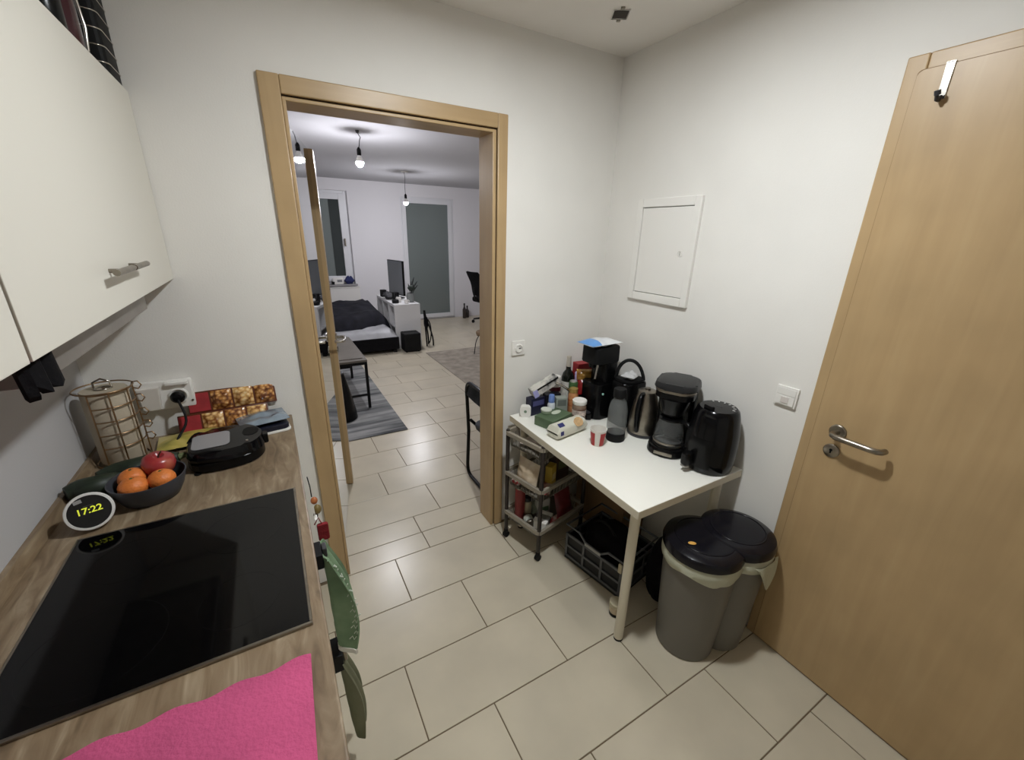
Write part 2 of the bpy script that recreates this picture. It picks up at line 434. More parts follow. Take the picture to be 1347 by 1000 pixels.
    g = G(); g.lathe([(0.025, 0), (0.025, 0.005), (0.022, 0.007), (0.001, 0.007)], m=TR(xs, -1.294, 0.968) @ RY(-PI/2), seg=28)
    kp = g.obj('key_plate', M_STEEL, d)
    g = G(); g.box(xs-0.0085, xs-0.006, -1.2965, -1.2915, 0.960, 0.971); g.cyl((xs-0.0085, -1.294, 0.972), (xs-0.006, -1.294, 0.972), 0.005, seg=12)
    g.obj('keyhole', M_BLACKM, kp)
    # over-door hook
    hk = thing('door_hook', 'small metal hook hung over the top edge of the closed door', 'hook', (xs, -1.289, 2.125))
    g = G(); g.box(-0.004, 0.0, -0.0095, 0.0095, -0.085, 0.004, 0.001); g.box(-0.004, 0.012, -0.0095, 0.0095, 0.0, 0.0025)
    g.obj('strap', M_CHROME, hk)
    g = G(); g.tube([(-0.003, 0, -0.078), (-0.012, 0, -0.088), (-0.024, 0, -0.088), (-0.03, 0, -0.078)], 0.0048, 8); g.cyl((-0.03, -0.001, -0.078), (-0.034, 0, -0.068), 0.007, seg=12)
    g.obj('peg', M_DGREY, hk)
M_BEECHY = ramp_mat('beech_veneer_side', [(0.25, (178, 149, 108)), (0.55, (185, 156, 114)), (0.8, (190, 162, 120))], 4, (6, 0.5, 6), 0.38, 6, 0.6, second=(5, 0.88))
build_door_frames()

# ------------------------------------------------------------------ lamps
def build_lamps():
    lp = thing('ceiling_lamp', 'round flat white ceiling lamp in the kitchen', 'lamp', (1.38, -1.02, ZC))
    g = G(); g.lathe([(0.062, -0.024), (0.074, -0.024), (0.078, -0.018), (0.078, 0.0), (0.001, 0.0)], seg=36, cap0=False); g.obj('housing', M_WPLAST, lp)
    g = G(); g.lathe([(0.0005, -0.0225), (0.0615, -0.0225), (0.0615, -0.018), (0.0005, -0.018)], seg=20, cap0=False, cap1=False)
    g.obj('diffuser', mat('lamp_diffuser', (255, 255, 255), 0.4, emit=(247, 252, 255), es=KITCHEN_LAMP), lp)
    M_B = mat('bulb_light', (255, 255, 255), 0.4, emit=(248, 248, 255), es=LIVING_BULB)
    for (x, y, zb, drop, lab) in ((1.515, 2.27, 2.215, 0, 'bare bulb on a twisted wire nearer the doorway'), (2.572, 4.57, 2.052, 0, 'bare bulb on a long wire farther back toward the balcony door')):
        t = thing('pendant_bulb', lab, 'lamp', (x, y, LZ), group='bare bulbs in the living room')
        zl = zb-LZ
        g = G(); g.lathe([(0.045, -0.012), (0.048, 0.0)] if y > 3 else [(0.012, -0.02), (0.016, 0.0)], seg=18); g.obj('ceiling_plate', M_DGREY if y < 3 else M_WPLAST, t)
        pts = [(0, 0, -0.01), (0.012, 0.004, -0.035), (0.022, 0.0, -0.05), (0.012, 0, -0.075), (0.008, 0.004, -0.11), (0, 0, zl+0.11)] if y < 3 else [(0, 0, -0.01), (0.006, 0, -0.1), (-0.004, 0, -0.2), (0, 0, zl+0.11)]
        g = G(); g.tube(pts, 0.0035, 6); g.obj('wire', M_DGREY, t)
        g = G(); g.lathe([(0.014, zl+0.055), (0.018, zl+0.06), (0.018, zl+0.1), (0.008, zl+0.118)], seg=14); g.obj('socket', M_BLACKM, t)
        g = G(); g.lathe([(0.0325, zl+0.0042), (0.0318, zl+0.010), (0.027, zl+0.028), (0.018, zl+0.048), (0.015, zl+0.0545)], seg=18); g.obj('bulb_collar', M_WPLAST, t)
        g = G(); g.lathe([(0.0005, zl-0.034), (0.012, zl-0.032), (0.023, zl-0.023), (0.030, zl-0.010), (0.0322, zl-0.001), (0.0322, zl+0.004)], seg=14); g.obj('bulb', M_B, t)
    # unlit recessed fitting in the kitchen ceiling
    t = thing('recessed_fitting', 'empty dark square ceiling fitting with metal spring clips', 'light fitting', (2.04, -0.31, ZC), math.radians(-33))
    g = G(); g.box(-0.028, 0.028, -0.034, 0.034, -0.002, 0.0, 0.0005, 1); g.obj('opening', mat('fitting_dark', (56, 49, 43), 0.8), t)
    g = G()
    g.tube([(-0.031, -0.037, -0.003), (0.031, -0.037, -0.003), (0.031, 0.037, -0.003), (-0.031, 0.037, -0.003)], 0.0025, 6, closed=True); g.obj('rim', M_WPLAST, t)
    for s in (-1, 1):
        g = G(); g.box(-0.008, 0.008, s*0.05-0.007, s*0.05+0.007, -0.006, 0.0, 0.002); g.obj('clip', M_STEEL, t)
build_lamps()

# ------------------------------------------------------------------ kitchen units on the left
def build_counter():
    # base cabinets
    y = -0.01
    labs = ['white base cabinet nearest the doorway, under the sandwich maker', 'white base cabinet under the black hob', 'white base cabinet under the pink mat', 'white base cabinet nearest the rear wall']
    for i in range(4):
        c = thing('base_cabinet', labs[i], 'cabinet', (XL, y, 0), group='white base cabinets')
        w = 0.60
        g = G(); g.box(0.003, 0.545, -w+0.002, -0.002, 0.1, 0.886); g.obj('body', M_WHITE, c, smooth=False)
        g = G(); g.box(0.02, 0.50, -w+0.002, -0.002, 0.001, 0.0995); g.obj('plinth', M_WHITE, c, smooth=False)
        g = G(); g.box(0.546, 0.565, -w+0.004, -0.004, 0.11, 0.872, 0.0015); dr = g.obj('door', M_WHITE, c)
        g = G(); hz = 0.845
        g.tube([(0.565, -0.22, hz), (0.588, -0.22, hz), (0.588, -0.38, hz), (0.565, -0.38, hz)], 0.005, 8); g.obj('handle', M_CHROME, dr)
        y -= w+0.002
    g = G(); g.box(XL+0.001, 0.686, -2.5, -0.002, 0.888, CT, 0.004)
    tag(g.obj('worktop', M_WORK), 'brown wood-look laminate worktop along the left wall', 'worktop')
    g = G(); g.prism([(0, 0), (0.022, 0), (0.012, 0.03), (0, 0.03)], -2.5, -0.02, m=Matrix(((1, 0, 0, XL+0.001), (0, 0, 1, 0), (0, 1, 0, CT+0.0005), (0, 0, 0, 1))))
    tag(g.obj('sealing_strip', M_WORK, smooth=False), 'wood-look sealing strip between worktop and left wall', 'strip')
    # hob
    hx0, hx1, hy0, hy1 = 0.178, 0.662, -1.136, -0.608
    h = thing('hob', 'black glass ceramic hob with a steel edge set in the worktop', 'hob', ((hx0+hx1)/2, (hy0+hy1)/2, CT))
    a, b = (hx1-hx0)/2, (hy1-hy0)/2
    g = G(); g.box(-a+0.004, a-0.004, -b+0.004, b-0.004, 0.0006, 0.0058, 0.001, 1); g.obj('glass', mat('hob_glass', (5, 5, 6), 0.06, spec=0.35), h)
    for (x0, x1, y0, y1) in ((-a, a, -b, -b+0.007), (-a, a, b-0.004, b), (-a, -a+0.004, -b+0.007, b-0.004), (a-0.006, a, -b+0.007, b-0.004)):
        g = G(); g.box(x0, x1, y0, y1, 0.0004, 0.0066, 0.0012, 1); g.obj('frame_bar', M_STEEL, h)
    M_RING = mat('hob_print', (14, 14, 15), 0.1, spec=0.35)
    for (cx, cy, r) in ((-0.11, -0.13, 0.105), (0.115, -0.13, 0.075), (-0.11, 0.12, 0.075), (0.115, 0.12, 0.09)):
        g = G(); g.lathe([(r, 0.0059), (r, 0.0060), (r-0.0015, 0.0060), (r-0.0015, 0.0059)], c=(cx, cy, 0), seg=40, cap0=False, cap1=False); g.obj('cooking_zone', M_RING, h)
    # pink mat
    M_PINK = mat('pink_cloth', (196, 84, 126), 0.95, var=0.06, vscale=7, bump=0.35, bscale=140)
    def pk(u, v):
        # quadrilateral: edge nearest the hob, then toward the camera
        A = Vector((0.652, -1.205)); B = Vector((0.21, -1.205)); C = Vector((0.635, -1.62)); D = Vector((0.19, -1.62))
        p = (A*(1-u)+B*u)*(1-v)+(C*(1-u)+D*u)*v
        w = 0.004*math.sin(u*31+2*math.sin(v*9))*(1 if v < 0.04 else 0.3)
        z = CT+0.0055+0.0022*(mnoise.noise((p.x*9, p.y*9, 1.3))+1)+(0.003*math.exp(-((p.x-.57)**2+(p.y+1.3)**2)/0.001))
        return (p.x, p.y+w, z)
    g = G(); g.grid(pk, 44, 40, 0.004)
    tag(g.obj('drying_mat', M_PINK), 'bright pink cloth mat on the worktop before the hob', 'mat')
    g = G(); pts = []
    for i in range(20):
        a = 2*PI*i/20; pts.append((0.515+0.030*math.cos(a), -1.372+0.016*math.sin(a), CT+0.018+0.010*math.sin(a)))
    g.tube(pts, 0.0018, 6, closed=True); tag(g.obj('wire_loop', mat('maroon_wire', (96, 30, 62), 0.4)), 'thin dark wire loop lying on the pink mat', 'loop')
    # upper cabinets
    for (ya, yb, lab) in ((-0.004, -1.092, 'wide white wall cabinet touching the back wall'), (-1.100, -2.2, 'white wall cabinet at the left picture edge')):
        c = thing('wall_cabinet', lab, 'cabinet', (XL, ya, 1.498), group='white wall cabinets')
        w = ya-yb
        g = G(); g.box(0.001, 0.288, -w, 0, 0.004, 0.55); g.obj('body', M_WHITE, c, smooth=False)
        g = G(); g.box(0.290, 0.310, -w, 0, 0, 0.552, 0.0015); d = g.obj('door', M_WHITE, c)
        yy = -0.455 if ya > -0.5 else -0.09-0.155
        L = 0.27 if ya > -0.5 else 0.155
        g = G(); hz = 0.082
        g.cyl((0.334, yy, hz), (0.334, yy-L*0.47, hz), 0.0065, seg=12); g.cyl((0.334, yy-L*0.53, hz), (0.334, yy-L, hz), 0.0065, seg=12); g.cyl((0.334, yy-L*0.45, hz), (0.334, yy-L*0.55, hz), 0.0048, seg=12)
        hd = g.obj('handle', M_STEEL, d)
        for f in (0.2, 0.8):
            g = G(); g.cyl((0.309, yy-L*f, hz), (0.334, yy-L*f, hz), 0.0045, seg=10); g.obj('post', M_STEEL, hd)
    # extractor hood slung below
    h = thing('extractor_hood', 'grey metal extractor hood slung under the wall cabinet', 'hood', (XL, -0.255, 1.436))
    M_HOOD = mat('hood_grey', (132, 126, 120), 0.4, 0.3, var=0.10, vscale=6)
    g = G(); g.box(0.002, 0.262, -0.74, 0, 0.0, 0.064, 0.002); g.obj('body', M_HOOD, h)
    g = G(); g.box(0.2625, 0.270, -0.74, 0.0, 0.001, 0.060, 0.001); g.obj('front_panel', M_HOOD, h)
    g = G(); g.box(0.04, 0.24, -0.70, -0.04, -0.003, 0.0005); g.obj('filter', M_STEEL, h, smooth=False)
    # black cloth hanging over the hood end
    def cl(u, v):
        y = -1.004-0.088*u
        z = 1.494-(0.034+0.020*math.sin(u*PI*2.6+0.4)**2)*v
        x = XL+0.283+0.006*math.sin(u*14)+0.004*v
        return (x, y, z)
    g = G(); g.grid(cl, 14, 8, 0.012); tag(g.obj('black_cloth', M_BLFAB), 'black cloth hanging from the seam between the wall cabinets', 'cloth')
    # things on top of the wall cabinet
    zt = 2.0515
    c = thing('wire_canister', 'black ribbed canister on the wall cabinet against the back wall', 'canister', (0.325, -0.085, zt))
    g = G(); g.prism(rrect(0.14, 0.14, 0.02, 4), 0, 0.215, bev=0.006); g.obj('body', M_BLACKM, c)
    for i in range(5):
        g = G(); z = 0.03+0.038*i; pts = [(p[0], p[1], z) for p in rrect(0.1415, 0.1415, 0.021, 4)]; g.tube(pts, 0.0017, 6, closed=True); g.obj('rib', M_CHROME, c)
    g = G(); g.prism(rrect(0.125, 0.125, 0.03, 4), 0.2155, 0.30, bev=0.008, top=0.86); g.obj('shoulder', M_BLACKM, c)
    g = G(); g.lathe([(0.055, 0.301), (0.06, 0.31), (0.06, 0.33), (0.05, 0.337)], seg=24); g.obj('lid', M_CHROME, c)
    c = thing('glass_jar', 'glass jar with steel clip on the wall cabinet', 'jar', (0.325, -0.225, zt))
    g = G(); g.lathe([(0.043, 0), (0.047, 0.008), (0.047, 0.14), (0.04, 0.155)], seg=24); g.obj('glass', mat('grey_glass', (150, 148, 150), 0.08), c)
    g = G(); g.lathe([(0.042, 0.156), (0.046, 0.16), (0.046, 0.185)], seg=24); g.obj('lid', M_CHROME, c)
    g = G(); g.tube([(0.049, 0, 0.03), (0.055, 0, 0.08), (0.05, 0, 0.15)], 0.004, 6); g.obj('clip', M_CHROME, c)
    c = thing('food_jar', 'dark red jar at the front edge of the wall cabinet', 'jar', (0.345, -0.325, zt))
    g = G(); g.lathe([(0.040, 0), (0.044, 0.008), (0.044, 0.13), (0.036, 0.145)], seg=24); g.obj('body', mat('maroon', (60, 28, 34), 0.2), c)
    g = G(); g.lathe([(0.04, 0.146), (0.04, 0.175)], seg=24); g.obj('lid', M_DGREY, c)
    c = thing('small_tin', 'black tin on the wall cabinet left of the dark red jar', 'tin', (0.35, -0.425, zt))
    g = G(); g.lathe([(0.036, 0), (0.038, 0.004), (0.038, 0.10), (0.036, 0.104)], seg=24); g.obj('body', M_BLACK, c)
    g = G(); g.lathe([(0.039, 0.1045), (0.039, 0.125), (0.036, 0.128)], seg=24); g.obj('lid', M_DGREY, c)
build_counter()

def build_counter_things():
    # smart display clock
    c = thing('smart_display', 'round white smart display showing 17:22 beside the hob', 'clock', (0.196, -0.545, CT), math.radians(16))
    # facing local -y, tilted upward
    mt = TR(0, 0, 0.044) @ RX(math.radians(-22)) @ RX(PI/2) @ Matrix.Scale(0.77, 4)
    M_CW = mat('clock_white', (222, 220, 216), 0.4)
    g = G(); g.lathe([(0.062, 0.024), (0.060, 0.030), (0.054, 0.031), (0.053, 0.026)], m=mt, seg=40, cap0=False, cap1=False)
    g.lathe([(0.001, -0.062), (0.03, -0.055), (0.05, -0.035), (0.060, -0.005), (0.062, 0.024), (0.05, 0.0245)], m=mt, seg=40, cap0=True, cap1=True)
    # flatten the underside on the worktop
    for v in g.bm.verts:
        if v.co.z < 0.001: v.co.z = 0.001
    g.obj('body', M_CW, c)
    g = G(); g.lathe([(0.0535, 0.0245), (0.0535, 0.0275), (0.001, 0.0276)], m=mt, seg=40)
    s = g.obj('screen', mat('clock_screen', (18, 18, 20), 0.12), c)
    M_DIG = mat('clock_digits', (220, 226, 70), 0.5, emit=(222, 228, 60), es=0.22)
    text_mesh('digits', '17:22', 0.029, M_DIG, s, mt @ TR(0.0, 0.004, 0.0283), 0.0004)
    M_DT = mat('clock_small_text', (96, 96, 98), 0.5)
    g = G(); g.box(-0.012, 0.012, 0.0195, 0.0205, 0.0278, 0.0284, m=mt); g.obj('caption', M_DT, s, smooth=False)
    g = G(); g.box(-0.026, -0.006, 0.036, 0.0475, 0.0278, 0.0284, m=mt @ RZ(0.12)); g.obj('icon', mat('clock_icon', (150, 148, 146), 0.6), s, smooth=False)
    # fruit bowl and fruit
    bx, by = 0.300, -0.455
    g = G(); g.lathe([(0.060, 0.0), (0.066, 0.003), (0.079, 0.028), (0.089, 0.062), (0.0895, 0.066), (0.0865, 0.066), (0.076, 0.03), (0.062, 0.008), (0.001, 0.007)], seg=40)
    tag(g.obj('fruit_bowl', mat('bowl_grey', (62, 64, 70), 0.5), loc=(bx, by, CT)), 'dark grey bowl holding an apple and mandarins', 'bowl')
    M_MAN = mat('mandarin_skin', (218, 124, 58), 0.42, var=0.06, vscale=12, bump=0.25, bscale=160)
    for (dx, dy, dz, r, lab) in ((-0.036, 0.014, 0.062, 0.033, 'mandarin at the back left of the grey bowl'), (-0.024, -0.040, 0.060, 0.034, 'front mandarin in the grey bowl, nearest the hob'), (0.036, -0.026, 0.060, 0.033, 'mandarin at the right of the grey bowl, before the apple')):
        t = thing('mandarin', lab, 'fruit', (bx+dx, by+dy, CT+dz), random.random(), 'mandarins in the bowl')
        g = G(); g.lathe([(0.001, -0.80*r)]+[(r*math.sin(PI*i/14), -0.84*r*math.cos(PI*i/14)) for i in range(1, 14)]+[(0.006, 0.79*r), (0.001, 0.76*r)], seg=24); g.obj('flesh', M_MAN, t)
        g = G(); g.lathe([(0.001, 0.77*r), (0.004, 0.79*r), (0.003, 0.82*r), (0.001, 0.825*r)], seg=8); g.obj('stem', mat('stem_green', (70, 84, 40), 0.8), t)
    M_APP = ramp_mat('apple_skin', [(0.3, (138, 34, 40)), (0.55, (162, 52, 54)), (0.8, (196, 124, 84))], 4, (3, 3, 0.6), 0.28, 5, 0.3, coat=0.3)
    t = thing('apple', 'red apple in the grey bowl, right of the mandarins', 'fruit', (bx+0.022, by+0.038, CT+0.074), 0.3, rot=(0.18, 0.1, 0.4))
    R = 0.041
    g = G(); g.lathe([(0.001, -0.028), (0.012, -0.034), (0.026, -0.028), (0.037, -0.010), (0.041, 0.008), (0.038, 0.024), (0.027, 0.034), (0.014, 0.035), (0.005, 0.028), (0.001, 0.024)], seg=28); g.obj('flesh', M_APP, t)
    g = G(); g.tube([(0, 0, 0.024), (0.002, 0, 0.036), (0.007, 0, 0.047)], 0.0018, 6); g.obj('stem', mat('stem_brown', (80, 56, 36), 0.8), t)
    # dark green squashes behind the bowl
    M_ZUC = mat('zucchini_skin', (34, 43, 31), 0.5, var=0.25, vscale=18, stretch=(1, 6, 6))
    M_STUB = mat('zucchini_stub', (96, 104, 66), 0.7)
    for (x, y, rz, ln, r, lab) in ((0.255, -0.325, 0.25, 0.19, 0.036, 'dark green zucchini lying nearer the paper roll'), (0.175, -0.400, 0.15, 0.13, 0.036, 'dark green zucchini lying nearer the smart display')):
        t = thing('zucchini', lab, 'vegetable', (x, y, CT+r), rz, 'zucchini behind the bowl')
        pts = [(-ln/2+ln*i/10, 0.006*math.sin(i), 0) for i in range(11)]
        rad = [r*min(1, 0.45+0.55*math.sin(PI*(i/10*0.9+0.08))) for i in range(11)]
        g = G(); g.tube(pts, rad, 14); g.obj('body', M_ZUC, t)
        g = G(); g.cyl((ln/2, 0, 0), (ln/2+0.02, 0.0, 0.004), 0.012, 0.008, seg=8); g.obj('stub', M_STUB, t)
    # paper towel roll in a wire rack
    cx, cy = 0.178, -0.155
    g = G(); g.lathe([(0.018, 0.0), (0.056, 0.0), (0.058, 0.003), (0.058, 0.242), (0.056, 0.245), (0.018, 0.245), (0.018, 0.0)], seg=36, cap0=False, cap1=False)
    tag(g.obj('paper_roll', mat('roll_paper', (182, 170, 150), 0.95, bump=0.15, bscale=50), loc=(cx, cy, CT+0.006)), 'beige paper towel roll standing inside a wire rack', 'paper roll')
    k = thing('wire_rack', 'brass coloured wire rack around the paper roll in the corner', 'rack', (cx, cy, CT))
    M_BR = mat('brass_wire', (168, 140, 108), 0.3, 1.0)
    def ring(r, z, a0=0.0, a1=2*PI, n=30, closed=True): return [(r*math.cos(a0+(a1-a0)*i/n), r*math.sin(a0+(a1-a0)*i/n), z) for i in range(n if closed else n+1)]
    g = G(); g.tube(ring(0.068, 0.003), 0.0025, 6, closed=True); g.obj('base_ring', M_BR, k)
    for i in range(5):
        g = G(); z = 0.07+0.045*i
        g.tube(ring(0.068, z, math.radians(-110), math.radians(20), 16, False), 0.0022, 6); g.obj('hoop', M_BR, k)
    for a in (-110, -68, -25, 20):
        g = G(); x, y = 0.0695*math.cos(math.radians(a)), 0.0695*math.sin(math.radians(a))
        g.tube([(x, y, 0.003), (x, y, 0.255)], 0.0023, 6); g.obj('upright', M_BR, k)
    g = G(); g.tube(ring(0.072, 0.255), 0.0024, 6, closed=True); g.obj('top_ring', M_BR, k)
    for i, z in enumerate((0.06, 0.105, 0.15, 0.20, 0.245)):
        g = G(); x, y = 0.0695*math.cos(math.radians(20)), 0.0695*math.sin(math.radians(20))
        g.tube([(x, y, z+0.012), (x+0.016, y-0.004, z+0.014), (x+0.024, y-0.006, z), (x+0.014, y-0.004, z-0.012), (x, y, z-0.008)], 0.0022, 6); g.obj('hook', M_BR, k)
    g = G(); g.tube([(-0.022, 0, 0.252), (-0.02, 0, 0.275), (0, 0, 0.285), (0.02, 0, 0.275), (0.022, 0, 0.252)], 0.003, 6); g.tube(ring(0.02, 0.253), 0.003, 6, closed=True); g.obj('finial', M_CHROME, k)
    # double wall socket with hinged covers
    s = thing('wall_socket', 'white double wall socket with a black plug above the worktop', 'socket', (0.297, -0.0005, 1.075))
    g = G(); g.box(-0.083, 0.083, -0.022, 0, -0.042, 0.066, 0.006); g.obj('housing', M_WPLAST, s)
    g = G(); g.prism([(-0.075, 0.05), (-0.010, 0.05), (-0.016, -0.028), (-0.024, -0.034), (-0.060, -0.034), (-0.068, -0.028)], 0.0215, 0.042, m=RX(PI/2), bev=0.003); g.obj('flap', mat('flap_plastic', (214, 208, 200), 0.35), s)
    g = G(); g.box(0.006, 0.074, -0.036, -0.024, 0.050, 0.062, 0.003); g.obj('flap_open', M_WPLAST, s)
    g = G(); g.lathe([(0.030, 0), (0.030, 0.004), (0.025, 0.006), (0.024, 0.002), (0.001, 0.002)], m=TR(0.037, -0.022, 0.006) @ RX(PI/2), seg=28); g.obj('outlet', M_WPLAST, s)
    g = G(); g.lathe([(0.004, 0), (0.004, 0.002)], m=TR(0.075, -0.022, -0.018) @ RX(PI/2), seg=10); g.obj('screw', M_STEEL, s)
    p = thing('power_plug', 'black power plug and cable running from the wall socket to the sandwich maker', 'plug', (0.334, -0.030, 1.081))
    g = G(); g.lathe([(0.021, 0), (0.022, 0.004), (0.022, 0.016), (0.015, 0.024), (0.001, 0.026)], m=RX(PI/2), seg=24); g.obj('plug', M_BLACK, p)
    g = G(); pts = bez((0, -0.02, -0.005), (0.005, -0.04, -0.03), (0.03, -0.05, -0.07), (0.006, -0.08, -0.10), 8)+bez((0.006, -0.08, -0.10), (-0.02, -0.11, -0.135), (-0.03, -0.14, -0.148), (0.0, -0.14, -0.149), 8)[1:]+bez((0.0, -0.14, -0.149), (0.02, -0.14, -0.149), (0.03, -0.13, -0.09), (0.07, -0.14, -0.105), 8)[1:]+[(0.10, -0.15, -0.115)]
    g.tube(pts, 0.0042, 8); g.obj('cable', M_BLACKM, p)
    # sandwich maker
    s = thing('sandwich_maker', 'black sandwich maker with a grey plate on its lid', 'sandwich maker', (0.475, -0.298, CT), math.radians(3))
    base = [(-0.105, -0.10), (-0.11, 0.05), (-0.085, 0.105), (0.04, 0.11), (0.085, 0.085), (0.115, 0.03), (0.118, -0.02), (0.095, -0.07), (0.05, -0.098)]
    def smooth_poly(p, it=2):
        for _ in range(it):
            q = []
            for i in range(len(p)):
                a, b = p[i], p[(i+1) % len(p)]
                q += [(a[0]*.75+b[0]*.25, a[1]*.75+b[1]*.25), (a[0]*.25+b[0]*.75, a[1]*.25+b[1]*.75)]
            p = q
        return p
    sb = smooth_poly(base)
    g = G(); g.prism([(x*0.96, y*0.96) for x, y in sb], 0.004, 0.036, bev=0.006); g.obj('lower_shell', M_BLACK, s)
    g = G(); g.prism(sb, 0.0365, 0.072, bev=0.012, top=0.93); lidm = g.obj('upper_shell', mat('gloss_black_lid', (10, 10, 12), 0.12, spec=0.35), s)
    g = G(); g.prism(rrect(0.105, 0.115, 0.02, 4, -0.035, 0.0), 0.0722, 0.0745, bev=0.0008); g.obj('lid_plate', mat('lid_grey', (150, 148, 150), 0.3, 0.2), s)
    g = G(); g.prism(smooth_poly([(0.05, 0.0), (0.06, 0.055), (0.095, 0.05), (0.105, 0.01), (0.08, -0.02)], 1), 0.0722, 0.0735); g.obj('grip_recess', M_BLACKM, s)
    g = G(); g.prism(rrect(0.03, 0.035, 0.008, 3, 0.112, 0.005), 0.028, 0.062, bev=0.004); g.obj('handle', M_BLACK, s)
    g = G(); g.lathe([(0.005, 0.0), (0.004, 0.002)], c=(0.065, -0.055, 0.0722), seg=10); g.obj('indicator', M_CHROME, s)
    for (x, y) in ((-0.08, -0.08), (-0.08, 0.08), (0.08, 0.05), (0.06, -0.07)):
        g = G(); g.lathe([(0.010, 0), (0.010, 0.0045)], c=(x, y, 0), seg=10); g.obj('foot', M_BLACKM, s)
    # nut mix packs leaning on the wall
    M_RED = mat('label_red', (156, 48, 52), 0.4, var=0.1, vscale=30)
    M_NUT = ramp_mat('nut_mix', [(0.0, (232, 196, 130)), (0.35, (192, 132, 70)), (0.7, (104, 56, 26))], 70, (1, 1, 1), 0.25, tex='vor', coat=0.5)
    M_NUT2 = ramp_mat('peanut_mix', [(0.0, (240, 222, 176)), (0.4, (222, 176, 110)), (0.75, (130, 78, 36))], 60, (1, 1, 1), 0.25, tex='vor', coat=0.5)
    M_TRAY = mat('tray_brown', (92, 46, 26), 0.35)
    for (bx_, by_, bz_, tl, lab, sh) in ((0.352, -0.022, CT+0.072, 16, 'nut mix tray with a red label, upper and nearer the wall', 0), (0.318, -0.074, CT+0.004, 24, 'nut mix tray with a red label, lower and in front', 1)):
        p = thing('nut_tray', lab, 'snack pack', (bx_, by_, bz_), 0, 'nut trays leaning on the wall', rot=(math.radians(-tl), 0, math.radians(2)))
        Lk = 0.29; H = 0.082
        g = G(); g.box(0, Lk, -0.006, 0.012, 0, H, 0.003); g.obj('tray', M_TRAY, p)
        g = G(); g.box(0.002, 0.068, -0.0085, -0.0062, 0.006, H-0.006, 0.001, 1); g.obj('label', M_RED, p)
        for i in range(3):
            x0 = 0.074+0.072*i
            g = G()
            def dome(u, v, x0=x0):
                e = min(1, 4*min(u, 1-u))*min(1, 4*min(v, 1-v))
                return (x0+0.066*u, -0.0065-0.014*e-0.006*mnoise.noise((u*7+x0*50, v*7, sh*5))*e, 0.005+(H-0.010)*v)
            g.grid(dome, 12, 12)
            g.obj('compartment', M_NUT if (i+sh) % 2 == 0 else M_NUT2, p)
    # yellow-green packet lying under, crumpled
    def pillow(name, label, cat, loc, sx, sy, h, mt_, rz=0.0, seed=0.0, rot=None, crump=0.35, n=18, band=None):
        g = G()
        def f(u, v, s):
            e = (1-abs(2*u-1)**3)*(1-abs(2*v-1)**3)
            nn = mnoise.noise((u*4+seed, v*4, seed*3))
            return ((u-0.5)*sx*(1-0.04*e), (v-0.5)*sy*(1-0.06*e), s*h*0.5*e*(1+crump*nn)+h*0.5)
        V = {}
        for s in (1, -1):
            for i in range(n+1):
                for j in range(n+1):
                    if s == -1 and (i in (0, n) or j in (0, n)): V[(s, i, j)] = V[(1, i, j)]
                    else: V[(s, i, j)] = g.bm.verts.new(f(i/n, j/n, s))
            for i in range(n):
                for j in range(n):
                    q = [V[(s, i, j)], V[(s, i+1, j)], V[(s, i+1, j+1)], V[(s, i, j+1)]]
                    g.bm.faces.new(q if s == 1 else list(reversed(q)))
        o = g.obj(name, mt_, loc=loc, rot=rot if rot else (0, 0, rz), ang=70)
        return tag(o, label, cat)
    globals()['pillow'] = pillow
    M_YEL = ramp_mat('packet_yellow', [(0.3, (96, 104, 44)), (0.5, (186, 168, 84)), (0.7, (206, 190, 130))], 9, (1, 1, 1), 0.35, dist=0.5)
    pillow('snack_packet', 'crumpled yellow and green packet lying below the nut trays', 'packet', (0.36, -0.115, CT+0.001), 0.20, 0.13, 0.03, M_YEL, 0.1, 3.1)
    # blue foil bag over a dark container at the far right
    c = thing('food_container', 'dark plastic container with white base by the doorway end of the worktop', 'container', (0.605, -0.125, CT), math.radians(8))
    g = G(); g.prism(rrect(0.135, 0.11, 0.02, 4), 0.0005, 0.010, bev=0.003); g.obj('base', M_WPLAST, c)
    g = G(); g.prism(rrect(0.125, 0.10, 0.02, 4), 0.0105, 0.030, bev=0.003); g.obj('tub', mat('navy_tub', (28, 30, 44), 0.3), c)
    pillow('foil_bag', 'shiny blue grey foil bag resting on the dark container', 'bag', (0.585, -0.105, CT+0.031), 0.165, 0.13, 0.030, mat('foil_blue', (148, 162, 176), 0.22, 0.6, var=0.1, vscale=20), 0.2, 5.2, crump=0.8)
build_counter_things()

